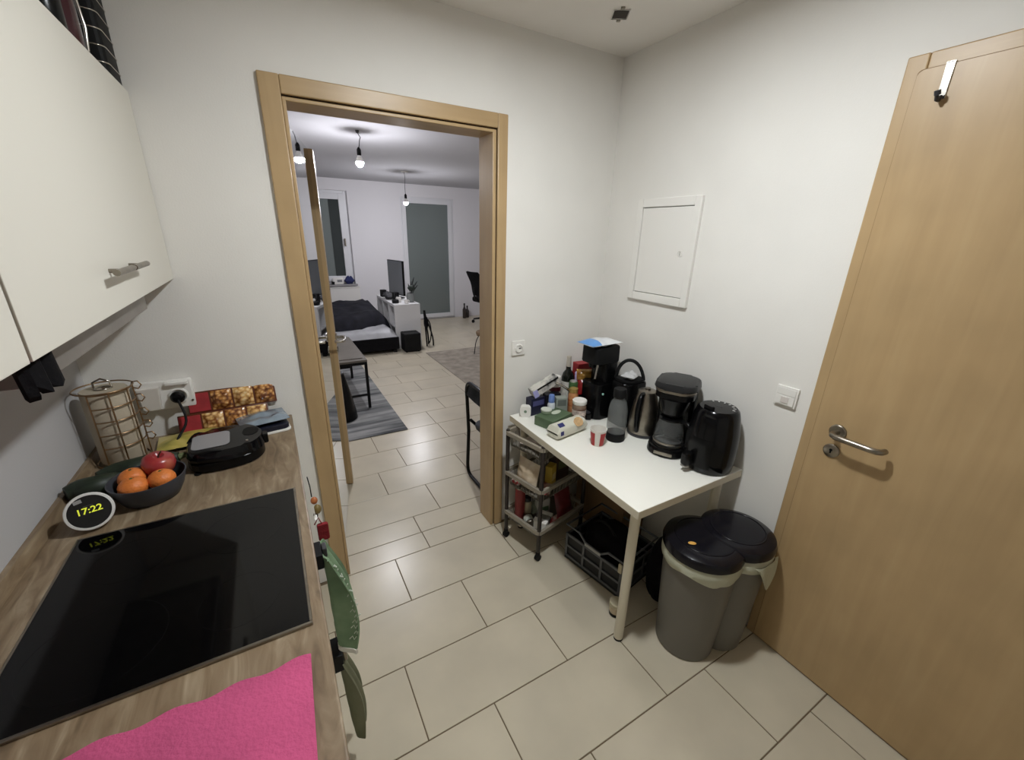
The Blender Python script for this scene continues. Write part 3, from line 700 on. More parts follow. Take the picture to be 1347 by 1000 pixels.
def build_hanging():
    # small things hanging on the base cabinet fronts, seen past the worktop edge
    M_TOW = ramp_mat('towel_green', [(0.35, (104, 128, 98)), (0.6, (122, 146, 114)), (0.8, (138, 158, 128))], 14, (1, 1, 1), 0.95, bump=0.2)
    x0 = 0.692
    def towel(name, label, x, yc, w, z0, z1, matl, seed, flare=0.0, nfold=3, dpt=0.016):
        g = G()
        def f(u, v):
            z = z0+(z1-z0)*v
            spread = 0.55+0.45*v
            y = yc+(u-0.5)*w*spread+0.02*v*math.sin(seed)
            xx = x+dpt*(1+math.sin(u*PI*2*nfold+seed+1.2*v)*(0.6+0.4*v))*0.5*(0.3+0.75*math.sin(PI*0.85*v))+flare*v*v
            return (xx, y, z)
        g.grid(f, 36, 14, 0.005)
        return tag(g.obj(name, matl), label, 'towel')
    t = towel('tea_towel', 'green tea towel with white print hanging beside the worktop', 0.700, -0.86, 0.17, 0.875, 0.575, M_TOW, 0.6, 0.010, 2, 0.062)
    # white lettering-like print down the front fold
    M_PR = mat('towel_print', (214, 220, 206), 0.9)
    # white script-like print running down the nearest fold
    def tsurf(u, v):
        z = 0.875+(0.575-0.875)*v
        y = -0.86+(u-0.5)*0.17*(0.55+0.45*v)+0.02*v*math.sin(0.6)
        return Vector((0.700+0.062*(1+math.sin(u*PI*4+0.6+1.2*v)*(0.6+0.4*v))*0.5*(0.3+0.75*math.sin(PI*0.85*v))+0.010*v*v, y, z))
    for i in range(15):
        v0 = 0.06+0.058*i
        pts = []
        for (du, dv) in ((-0.035, 0.0), (-0.012, 0.035), (0.008, 0.0), (0.030, 0.03)):
            u_ = 0.06+du+0.02*math.sin(i*2.3); v_ = v0+dv
            p = tsurf(max(0.002, u_), v_); e = tsurf(max(0.002, u_)+0.01, v_)-p; w_ = tsurf(max(0.002, u_), v_+0.01)-p
            n_ = e.cross(w_).normalized()
            if n_.y > 0: n_ = -n_
            pts.append(p+n_*0.005)
        g = G(); g.tube(pts, 0.0016, 5); g.obj('print_mark', M_PR, t)
    def hem(u, v):
        z = 0.577-0.016*v; y = -0.86+(u-0.5)*0.171+0.0113
        return (0.700+0.062*(1+math.sin(u*PI*4+0.6+1.2))*0.5*0.64+0.0105, y, z)
    g = G(); g.grid(hem, 36, 2, 0.007); g.obj('hem', mat('hem_white', (214, 210, 200), 0.9), t)
    c = thing('towel_clip', 'black magnetic clip holding the green tea towel', 'clip', (0.690, -0.86, 0.872))
    g = G(); g.box(-0.030, 0.012, -0.03, 0.03, -0.03, 0.014, 0.003); g.obj('magnet', M_BLACKM, c)
    g = G(); g.box(0.012, 0.024, -0.014, 0.014, -0.01, 0.018, 0.003); g.obj('jaw', M_DGREY, c)
    t2 = towel('cloth_strip', 'grey green dishcloth hanging low on the cabinet front', 0.700, -0.86, 0.13, 0.495, 0.165, ramp_mat('cloth_olive', [(0.3, (92, 96, 70)), (0.6, (128, 128, 104)), (0.8, (158, 154, 132))], 9, (1, 1, 0.4), 0.95), 1.7, 0.02, 2, 0.050)
    c = thing('towel_clip', 'lower black clip holding the grey green dishcloth', 'clip', (0.690, -0.86, 0.505))
    g = G(); g.box(-0.030, 0.022, -0.035, 0.035, -0.035, 0.025, 0.003); g.obj('magnet', M_BLACKM, c)
    g = G(); g.box(0.022, 0.034, -0.02, 0.02, -0.02, 0.02, 0.003); g.obj('jaw', M_STEEL, c)
    c = thing('key_bunch', 'small ornament on a cord hanging at the worktop edge by the doorway', 'ornament', (0.700, -0.42, 0.83))
    g = G(); g.tube([(0, 0, 0.02), (0.004, -0.004, -0.02), (0.004, -0.006, -0.06)], 0.002, 6); g.obj('cord', M_BLACKM, c)
    g = G(); g.ball((0.010, -0.01, -0.075), (0.012, 0.012, 0.014), 12, 8); g.obj('orange_bead', mat('bead_orange', (176, 104, 60), 0.4), c)
    g = G(); g.ball((0.016, -0.03, -0.10), (0.013, 0.016, 0.018), 12, 8); g.obj('olive_bead', mat('bead_olive', (120, 102, 58), 0.4), c)
    g = G(); g.ball((0.008, -0.02, -0.13), (0.008, 0.008, 0.012), 12, 8); g.obj('dark_bead', mat('bead_dark', (60, 48, 34), 0.4), c)
    c = thing('paper_tag', 'white folded paper tag hanging beside the worktop', 'tag', (0.700, -0.52, 0.745))
    g = G(); g.box(0.0, 0.010, -0.03, 0.0, -0.03, 0.012, 0.002); g.obj('card', M_WPLAST, c)
    g = G(); g.tube([(0.004, -0.014, 0.012), (0.003, -0.012, 0.05)], 0.0015, 6); g.obj('string', M_WPLAST, c)
    c = thing('chain', 'thin metal chain with rings hanging beside the worktop', 'chain', (0.676, -0.66, 0.833))
    for i in range(5):
        g = G(); pts = [(0.002+0.006*math.cos(2*PI*k/10)*(1 if i % 2 else 0.3), 0.006*math.cos(2*PI*k/10)*(0.3 if i % 2 else 1), -0.018*i+0.011*math.sin(2*PI*k/10)) for k in range(10)]
        g.tube(pts, 0.0018, 6, closed=True); g.obj('link', M_STEEL, c)
    c = thing('red_tag', 'dark red fabric tag hanging above the green tea towel', 'tag', (0.716, -0.74, 0.845))
    g = G(); g.prism(rrect(0.030, 0.055, 0.006, 3), -0.006, 0.006, m=RX(PI/2), bev=0.002); g.obj('fabric', mat('tag_red', (128, 26, 34), 0.85, bump=0.3, bscale=100), c)
    g = G(); g.tube([(0, 0, 0.024), (-0.008, 0, 0.05), (-0.02, 0, 0.03)], 0.0018, 6); g.obj('loop', mat('tag_loop', (128, 26, 34), 0.85), c)
build_hanging()

# ------------------------------------------------------------------ fittings on the walls
def build_wall_fittings():
    f = thing('fuse_box', 'white fuse box with a small door on the right wall', 'fuse box', (X1, -0.404, 1.603))
    # frame
    a, b = 0.184, 0.242
    ia, ib = 0.150, 0.203
    for (y0, y1, z0, z1) in ((-a, -ia, -b, b), (ia, a, -b, b), (-ia, ia, -b, -ib), (-ia, ia, ib, b)):
        g = G(); g.box(-0.018, -0.0005, y0, y1, z0, z1, 0.003); g.obj('frame_bar', M_WPLAST, f)
    g = G(); g.box(-0.012, -0.0005, -ia+0.003, ia-0.003, -ib+0.003, ib-0.003, 0.0015); d = g.obj('door', M_WPLAST, f)
    g = G(); g.box(-0.004, -0.0004, -ia, ia, -ib, ib); g.obj('backing', mat('fuse_gap', (112, 108, 100), 0.8), f, smooth=False)
    g = G(); g.lathe([(0.015, 0), (0.015, 0.003), (0.011, 0.004), (0.010, 0.0015), (0.001, 0.0015)], m=TR(-0.012, -0.108, -0.002) @ RY(-PI/2), seg=24); kn = g.obj('latch', M_WPLAST, d)
    g = G(); g.box(-0.0155, -0.0135, -0.110, -0.106, -0.012, 0.008); g.obj('slot', mat('latch_grey', (176, 172, 164), 0.5), kn, smooth=False)
    for (name, lab, loc, rz, cat) in (('light_switch', 'white light switch on the right wall beside the closed door', (X1, -1.100, 1.103), PI/2, 'switch'), ('thermostat_switch', 'white switch plate on the back wall beside the doorway', (1.797, 0.0, 1.091), 0, 'switch')):
        s = thing(name, lab, cat, loc, -rz if rz else 0)
        g = G(); g.box(-0.04, 0.04, -0.010, -0.0005, -0.04, 0.04, 0.003); g.obj('plate', M_WPLAST, s)
        if rz:
            g = G(); g.box(-0.033, 0.033, -0.015, -0.0105, -0.033, 0.004, 0.002); g.obj('rocker', M_WPLAST, s)
            g = G(); g.box(-0.033, 0.033, -0.0125, -0.0105, 0.006, 0.033, 0.001); g.obj('upper_panel', M_WPLAST, s)
            g = G(); g.box(-0.014, 0.014, -0.0185, -0.0152, -0.024, 0.0, 0.0012); g.obj('lens', mat('switch_lens', (214, 206, 200), 0.3), s)
        else:
            g = G(); g.lathe([(0.024, 0), (0.024, 0.006), (0.018, 0.008), (0.017, 0.003), (0.001, 0.003)], m=TR(0, -0.010, 0.0) @ RX(PI/2), seg=24); g.obj('dial', M_WPLAST, s)
            g = G(); g.box(0.0, 0.014, -0.016, -0.013, -0.002, 0.002); g.obj('pointer', M_DGREY, s, smooth=False)
build_wall_fittings()

# ------------------------------------------------------------------ table, trolley, crate, bins
def build_table():
    t = thing('side_table', 'white rectangular table carrying the kitchen appliances', 'table', (1.7302, -1.0032, 0))
    w, d = 0.622, 0.955
    g = G(); g.box(0, w, 0, d, TZ-0.034, TZ, 0.0015); g.obj('tabletop', M_TABLE, t)
    # edge bands
    g = G(); g.box(-0.0012, 0, 0.001, d-0.001, TZ-0.033, TZ-0.001); g.obj('edge_band', M_TEDGE, t, smooth=False)
    g = G(); g.box(0.001, w-0.001, -0.0012, 0, TZ-0.033, TZ-0.001); g.obj('edge_band', M_TEDGE, t, smooth=False)
    for (x, y) in ((0.06, 0.06), (0.06, d-0.06), (w-0.06, 0.06), (w-0.06, d-0.06)):
        g = G(); g.lathe([(0.0195, 0.012), (0.020, 0.02), (0.020, TZ-0.0345)], c=(x, y, 0), seg=20); lg = g.obj('leg', M_TEDGE, t)
        g = G(); g.lathe([(0.016, 0.0005), (0.0195, 0.002), (0.0195, 0.0118)], c=(x, y, 0), seg=20); g.obj('foot', M_BLACKM, lg)
build_table()

def build_trolley():
    ex = Vector((0.971, 0.237)); ey = Vector((-0.237, 0.971))
    o = Vector((1.700, -0.262))       # middle of the near side between legs
    c = thing('kitchen_trolley', 'three tier wheeled trolley with grey trays under the table end', 'trolley', (o.x+ex.x*0.185, o.y+ex.y*0.185, 0), math.atan2(ex.y, ex.x))
    M_POLE = mat('trolley_pole', (42, 35, 31), 0.45); M_TR = mat('trolley_rim', (148, 140, 126), 0.5)
    M_NET = mat('trolley_tray', (120, 114, 104), 0.5)
    hw, hl = 0.127, 0.185
    for sx in (-1, 1):
        for sy in (-1, 1):
            g = G(); g.lathe([(0.010, 0.055), (0.011, 0.06), (0.011, 0.690), (0.008, 0.694)], c=(sx*hl, sy*hw, 0), seg=14); g.obj('post', M_POLE, c)
            g = G(); x, y = sx*hl, sy*hw
            g.lathe([(0.0125, 0.052), (0.0125, 0.043), (0.006, 0.040)], c=(x, y, 0), seg=12)
            g.box(x-0.012, x+0.012, y-0.008, y+0.008, 0.024, 0.043, 0.003); k = g.obj('caster', M_BLACKM, c)
            g = G(); g.cyl((x, y-0.011, 0.0185), (x, y+0.011, 0.0185), 0.0178, seg=18); g.obj('wheel', M_BLACKM, k)
    for zr in (0.182, 0.436, 0.676):
        W2, L2 = hw*2+0.032, hl*2+0.032
        outer = rrect(L2, W2, 0.028, 5); inner = rrect(L2-0.032, W2-0.032, 0.020, 5)
        g = G(); n = len(outer)
        vo0 = [g.bm.verts.new((x, y, zr-0.011)) for x, y in outer]; vo1 = [g.bm.verts.new((x, y, zr+0.010)) for x, y in outer]
        vi0 = [g.bm.verts.new((x, y, zr-0.011)) for x, y in inner]; vi1 = [g.bm.verts.new((x, y, zr+0.010)) for x, y in inner]
        for i in range(n):
            j = (i+1) % n
            g.bm.faces.new((vo0[i], vo0[j], vo1[j], vo1[i])); g.bm.faces.new((vi0[i], vi1[i], vi1[j], vi0[j]))
            g.bm.faces.new((vo1[i], vo1[j], vi1[j], vi1[i])); g.bm.faces.new((vo0[i], vi0[i], vi0[j], vo0[j]))
        rim = g.obj('tray_rim', M_TR, c)
        # basket below the rim: bars and a floor
        depth = 0.075 if zr > 0.2 else 0.05
        fl = rrect(L2-0.05, W2-0.05, 0.018, 4)
        g = G(); g.prism(fl, zr-depth, zr-depth+0.003); g.obj('tray_floor', M_NET, rim, smooth=False)
        g = G()
        for i in range(0, n, 1):
            x, y = inner[i]; x2, y2 = x*0.96, y*0.95
            g.cyl((x, y, zr-0.009), (x2, y2, zr-depth), 0.0016, seg=5)
        for s in (-1, 1):
            for k in range(1, 14):
                xx = -hl+2*hl*k/14
                g.cyl((xx, s*(W2/2-0.017), zr-0.009), (xx*0.97, s*(W2/2-0.026), zr-depth), 0.0016, seg=5)
            for k in range(1, 9):
                yy = -hw+2*hw*k/9
                g.cyl((s*(L2/2-0.017), yy, zr-0.009), (s*(L2/2-0.026), yy*0.97, zr-depth), 0.0016, seg=5)
        g.obj('basket_wires', M_NET, rim, kind='stuff')
    mw = TR(c.location.x, c.location.y, 0) @ RZ(math.atan2(ex.y, ex.x))
    def at(x, y, z):
        p = mw @ Vector((x, y, z)); return (p.x, p.y, p.z)
    rz = math.atan2(ex.y, ex.x)
    # contents of the middle tray (floor z 0.364)
    z2, z1, z3 = 0.365, 0.136, 0.605
    M_TOAST = ramp_mat('bread_pack', [(0.3, (176, 150, 120)), (0.6, (206, 190, 166)), (0.85, (236, 228, 214))], 12, (1, 1, 1), 0.25, coat=0.5)
    pillow('bread_bag', 'clear bag of sliced bread leaning in the middle trolley tray', 'bag', at(-0.112, 0.015, z2+0.085), 0.15, 0.155, 0.06, M_TOAST, seed=1.4, rot=(math.radians(78), 0, rz-PI/2), crump=0.5)
    t = thing('yellow_carton', 'yellow carton standing in the middle trolley tray', 'carton', at(-0.02, -0.045, z2), rz+0.3)
    g = G(); g.box(-0.03, 0.03, -0.02, 0.02, 0.0, 0.125, 0.002); g.obj('box', mat('carton_yellow', (196, 168, 72), 0.5), t)
    g = G(); g.box(-0.02, 0.02, -0.0212, -0.0202, 0.04, 0.08); g.obj('label', mat('carton_label', (220, 206, 150), 0.5), t, smooth=False)
    t = thing('dark_carton', 'dark brown carton deep in the middle trolley tray', 'carton', at(0.08, -0.02, z2), rz-0.1)
    g = G(); g.box(-0.05, 0.05, -0.03, 0.03, 0.0, 0.15, 0.003); g.obj('box', mat('carton_brown', (70, 52, 40), 0.6), t)
    g = G(); g.box(-0.035, 0.035, -0.0312, -0.0302, 0.07, 0.12); g.obj('label', mat('label_green', (96, 98, 62), 0.6), t, smooth=False)
    pillow('snack_bag', 'white and red snack bag lying in the middle trolley tray', 'bag', at(-0.09, -0.075, z2+0.002), 0.11, 0.07, 0.035, ramp_mat('bag_redwhite', [(0.4, (150, 40, 44)), (0.55, (214, 204, 196))], 10, (1, 1, 1), 0.3), rz+0.4, 2.2)
    pillow('red_sachet', 'red and white sachet beside the bread bag in the middle trolley tray', 'sachet', at(-0.155, 0.078, z2+0.004), 0.05, 0.07, 0.03, ramp_mat('sachet_red', [(0.42, (150, 44, 48)), (0.56, (216, 206, 200))], 26, (1, 1, 1), 0.3), rz, 13.3)
    t = thing('steel_tin', 'silver tin lying on its side in the bottom trolley tray', 'tin', at(-0.135, -0.005, z1+0.0265), rz+0.5, rot=(0, math.radians(90), rz+1.1))
    g = G(); g.lathe([(0.024, -0.035), (0.026, -0.032), (0.026, 0.032), (0.024, 0.035)], seg=20); g.obj('can', M_STEEL, t)
    g = G(); g.lathe([(0.0263, -0.02), (0.0263, 0.02)], seg=20, cap0=False, cap1=False); g.obj('label', mat('tin_label', (196, 200, 190), 0.5, var=0.2, vscale=60), t)
    t = thing('white_carton', 'white and green carton leaning at the back of the bottom trolley tray', 'carton', at(0.0, 0.02, z1), rz-0.3)
    g = G(); g.box(-0.04, 0.04, -0.02, 0.02, 0.0005, 0.095, 0.002); g.obj('carton', mat('carton_white', (206, 206, 198), 0.5), t)
    g = G(); g.box(-0.03, 0.03, -0.0212, -0.0202, 0.02, 0.05); g.obj('label', mat('carton_green_label', (104, 130, 98), 0.5), t, smooth=False)
    # top tray
    pillow('flour_bag', 'pale paper bag lying in the top trolley tray', 'bag', at(-0.07, 0.02, z3+0.002), 0.16, 0.13, 0.045, mat('paper_pale', (206, 194, 186), 0.7, var=0.06), rz+0.2, 7.1)
    # bottom tray
    t = thing('red_can', 'small red tin in the bottom trolley tray beside the post', 'tin', at(-0.12, 0.085, z1+0.09), rz)
    t.location = at(-0.125, 0.08, z1)
    g = G(); g.lathe([(0.028, 0), (0.030, 0.003), (0.030, 0.19), (0.028, 0.194)], seg=20); g.obj('can', mat('tin_red', (136, 54, 54), 0.35), t)
    g = G(); g.lathe([(0.029, 0.1945), (0.029, 0.200), (0.026, 0.201)], seg=20); g.obj('lid', M_STEEL, t)
    t = thing('glass_spice_jar', 'glass spice jar with a grey cap in the bottom trolley tray', 'jar', at(-0.085, 0.06, z1), rz)
    g = G(); g.lathe([(0.024, 0), (0.026, 0.004), (0.026, 0.085), (0.018, 0.1)], seg=20); g.obj('jar', mat('spice_beige', (176, 166, 140), 0.2), t)
    g = G(); g.lathe([(0.021, 0.1005), (0.021, 0.125)], seg=20); g.obj('cap', M_DGREY, t)
    t = thing('sweets_box', 'white box with grey band lying in the bottom trolley tray', 'box', at(-0.075, -0.055, z1), rz+0.35)
    g = G(); g.box(-0.055, 0.055, -0.04, 0.04, 0.0005, 0.05, 0.002); g.obj('box', M_WPLAST, t)
    g = G(); g.box(-0.02, 0.02, -0.041, 0.041, 0.018, 0.0508); g.obj('band', mat('band_grey', (110, 108, 104), 0.5), t, smooth=False)
    pillow('pasta_bag', 'pale green pasta bag in the bottom trolley tray', 'bag', at(-0.02, 0.06, z1+0.002), 0.12, 0.09, 0.05, mat('bag_palegreen', (150, 158, 140), 0.35, var=0.15, vscale=14), rz, 4.4)
    pillow('crisps_bag', 'dark red crisps bag rising from the bottom trolley tray', 'bag', at(0.06, -0.06, z1+0.09), 0.13, 0.17, 0.05, mat('bag_darkred', (98, 32, 36), 0.35, var=0.2, vscale=12), seed=9.3, rot=(math.radians(75), 0, rz))
    pillow('sweets_bag', 'red and white sweets bag at the front corner of the bottom trolley tray', 'bag', at(-0.005, -0.095, z1+0.004), 0.11, 0.05, 0.035, ramp_mat('bag_sweets', [(0.4, (168, 52, 60)), (0.55, (226, 214, 206))], 22, (1, 1, 1), 0.3), rz, 6.3)
build_trolley()

def build_under_table():
    # folding crate
    A = Vector((1.873, -0.434)); B = Vector((1.937, -0.790)); d = (B-A); ln = d.length
    rz = math.atan2(d.y, d.x)+PI/2       # local -y runs along the near side, local x goes under the table
    c = thing('folding_crate', 'dark grey folding crate with lattice sides under the table', 'crate', (A.x, A.y, 0), rz)
    M_CR = mat('crate_grey', (92, 94, 98), 0.5); M_CRB = mat('crate_black', (24, 24, 27), 0.5)
    D, H = 0.30, 0.215
    g = G(); g.box(0.0, D, -ln, 0, 0.002, 0.016, 0.003); g.obj('base', M_CRB, c)
    def lattice(axis, pos, n, a0, a1, name):
        g = G(); t = 0.007
        def bar(u0, u1, z0, z1, tt=t):
            if axis == 'x': g.box(pos-tt/2, pos+tt/2, u0, u1, z0, z1, 0.0015, 1)
            else: g.box(u0, u1, pos-tt/2, pos+tt/2, z0, z1, 0.0015, 1)
        bar(a0, a1, 0.016, 0.030); bar(a0, a1, 0.082, 0.096); bar(a0, a1, 0.150, 0.166)
        for i in range(n+1):
            u = a0+(a1-a0-0.014)*i/n; bar(u, u+0.014, 0.016, 0.166)
        g.obj(name, M_CR, c)
        g = G()
        if axis == 'x': g.box(pos+t/2+0.001, pos+t/2+0.003, a0+0.004, a1-0.004, 0.018, 0.166)
        else: g.box(a0+0.004, a1-0.004, pos+0.001, pos+0.003, 0.018, 0.166)
        g.obj('inner_panel', M_CRB, c, smooth=False)
    lattice('x', 0.0035, 3, -ln, 0, 'side_lattice'); lattice('x', D-0.008, 3, -ln, 0, 'side_lattice')
    lattice('y', -ln+0.0035, 3, 0.008, D-0.012, 'end_lattice'); lattice('y', -0.008, 3, 0.008, D-0.012, 'end_lattice')
    g = G(); n = 24
    top = [(0.004, 0), (0.004, -ln*0.25), (0.004, -ln*0.36), (0.004, -ln*0.64), (0.004, -ln*0.75), (0.004, -ln)]
    zz = [H, H, H-0.035, H-0.035, H, H]
    g.tube([(x, y, z) for (x, y), z in zip(top, zz)]+[(D-0.008, -ln, H), (D-0.008, 0, H)], 0.006, 8, closed=True); g.obj('top_rim', M_CR, c)
    g = G(); g.box(-0.004, 0.003, -ln*0.64, -ln*0.36, 0.168, 0.184, 0.002); g.obj('grip', mat('crate_grip', (166, 166, 164), 0.5), c)
    g = G(); g.box(-0.006, 0.004, -ln+0.002, -ln+0.022, 0.155, 0.205, 0.003); g.obj('latch', mat('latch_beige', (196, 186, 158), 0.5), c)
    # black bags in and behind the crate
    def sack(name, label, loc, r, seed, matl, rz=0.0, cut=0.0):
        g = G(); g.ball((0, 0, 0), 1.0, 28, 18)
        for v in g.bm.verts:
            nn = mnoise.noise((v.co.x*1.8+seed, v.co.y*1.8, v.co.z*1.8))+0.4*mnoise.noise((v.co.x*4+seed, v.co.y*4, v.co.z*4))
            k = 1+0.16*nn
            v.co = Vector((v.co.x*r[0]*k, v.co.y*r[1]*k, v.co.z*r[2]*k))
            if v.co.z < -r[2]*0.85: v.co.z = -r[2]*0.85
        return g.obj(name, matl, loc=loc, rot=(0, 0, rz))
    mw = TR(A.x, A.y, 0) @ RZ(rz)
    p = mw @ Vector((0.155, -ln*0.5, 0.15))
    s = sack('bag_body', '', (0, 0, 0), (0.12, 0.145, 0.115), 2.0, M_BLFAB)
    t = thing('black_bag', 'black shopping bag stuffed into the folding crate', 'bag', (p.x, p.y, p.z-0.02), rz); s.name = 'body'; s.parent = t
    g = G(); g.tube(bez((-0.04, -0.05, 0.09), (-0.06, -0.03, 0.17), (-0.06, 0.06, 0.17), (-0.03, 0.08, 0.09), 12), 0.006, 8); g.obj('strap', M_BLACKM, t)
    t = thing('backpack', 'black backpack leaning beside the crate behind the table leg', 'bag', (2.135, -0.865, 0.15), 0.2)
    s = sack('bag_body', '', (0, 0, 0), (0.085, 0.075, 0.185), 4.7, M_BLFAB); s.name = 'body'; s.parent = t
    g = G(); g.tube(bez((-0.05, -0.04, 0.13), (-0.08, -0.05, 0.22), (0.02, -0.04, 0.24), (0.04, 0.0, 0.15), 12), 0.006, 8); g.obj('strap', M_BLACKM, t)
    # cardboard box deep under the table
    t = thing('cardboard_box', 'brown cardboard box in the dark under the table by the wall', 'box', (2.262, -0.335, 0), 0.0)
    M_CARD = mat('cardboard', (120, 94, 66), 0.85, var=0.06)
    g = G(); g.box(-0.085, 0.085, -0.20, 0.20, 0.001, 0.40, 0.002); g.obj('carton', M_CARD, t)
    for s_ in (-1, 1):
        g = G(); g.box(-0.003, 0.003, -0.195, 0.195, 0, 0.075, m=TR(s_*0.082, 0, 0.402) @ RY(s_*0.5)); g.obj('flap', M_CARD, t, smooth=False)
    # lidded jar on the floor by the leg
    t = thing('floor_jar', 'small jar with beige content on the floor behind the table leg', 'jar', (1.868, -0.842, 0))
    g = G(); g.lathe([(0.026, 0.001), (0.030, 0.004), (0.030, 0.020)], seg=22); g.obj('base', M_BLACK, t)
    g = G(); g.lathe([(0.030, 0.0205), (0.031, 0.026), (0.031, 0.05), (0.030, 0.052)], seg=22); g.obj('jar', mat('jar_beige', (178, 160, 132), 0.25, coat=0.5), t)
    g = G(); g.lathe([(0.031, 0.0525), (0.032, 0.055), (0.032, 0.072), (0.030, 0.074)], seg=22); g.obj('lid', mat('jar_lid_beige', (196, 186, 158), 0.5), t)
build_under_table()

def build_bins():
    cA, cB = (2.048, -1.078), (2.200, -1.118)
    t = thing('twin_waste_bin', 'grey double waste bin with two round black lids beside the closed door', 'bin', (cA[0], cA[1], 0))
    dB = (cB[0]-cA[0], cB[1]-cA[1])
    H = 0.492
    for i, (c, rb, rt, seed) in enumerate((((0, 0), 0.116, 0.143, 1.0), (dB, 0.108, 0.134, 5.0))):
        prof = [(rb-0.006, 0.001), (rb, 0.006)]+[(rb+(rt-rb)*k/8, 0.006+(H-0.006)*k/8) for k in range(1, 9)]
        g = G(); g.lathe(prof, c=(c[0], c[1], 0), seg=44); body = g.obj('body', M_BINGREY, t)
        def wob(a, j, r, seed=seed):
            n = mnoise.noise((math.cos(a)*2.2+seed, math.sin(a)*2.2, j*0.6))
            return r+(0.004*n if j < 4 else 0), ((-0.018*abs(mnoise.noise((math.cos(a)*1.6+seed*2, math.sin(a)*1.6, 3.0)))-0.010*math.sin(a*3+seed)) if j == 0 else 0.0)
        g = G(); g.lathe([(rt+0.001, H-0.050), (rt+0.008, H-0.035), (rt+0.010, H-0.015), (rt+0.006, H), (rt+0.002, H+0.012)], c=(c[0], c[1], 0), seg=64, cap0=False, cap1=False, wob=wob)
        g.obj('liner', M_LINER, t, label='pale plastic bin liner folded over the rim')
        ho = H+0.004+0.012*i
        g = G(); g.lathe([(rt+0.002, ho), (rt+0.010, ho+0.004), (rt+0.012, ho+0.022), (rt+0.006, ho+0.040), (rt-0.012, ho+0.050), (rt-0.045, ho+0.056), (rt-0.10, ho+0.058), (0.001, ho+0.059)], c=(c[0], c[1], 0), seg=52)
        lid = g.obj('lid', M_LID, t, label='glossy black bin lid')
        g = G(); pts = [(c[0]+(rt-0.032)*math.cos(2*PI*k/48), c[1]+(rt-0.032)*math.sin(2*PI*k/48), ho+0.0535) for k in range(48)]
        g.tube(pts, 0.003, 6, closed=True); g.obj('lid_ridge', M_LID, lid)
        if i == 0: zt = ho+0.059
    def fl(u, v):
        a = -2.05+u*0.95+0.1*v
        r = 0.1455+0.012*v+0.003*math.sin(u*9)
        return (dB[0]+r*math.cos(a), dB[1]+r*math.sin(a), 0.485-0.12*v*(1-abs(2*u-1)**1.5))
    g = G(); g.grid(fl, 14, 10, 0.0015); g.obj('liner_flap', M_LINER, t)
    g = G(); g.ball((0, 0, 0), (0.016, 0.009, 0.003), 12, 8)
    tag(g.obj('food_scrap', mat('scrap_yellow', (226, 172, 84), 0.5), loc=(1.962, -1.085, zt), rot=(0, 0, -0.6)), 'small orange yellow scrap lying on the nearer bin lid', 'scrap')
build_bins()

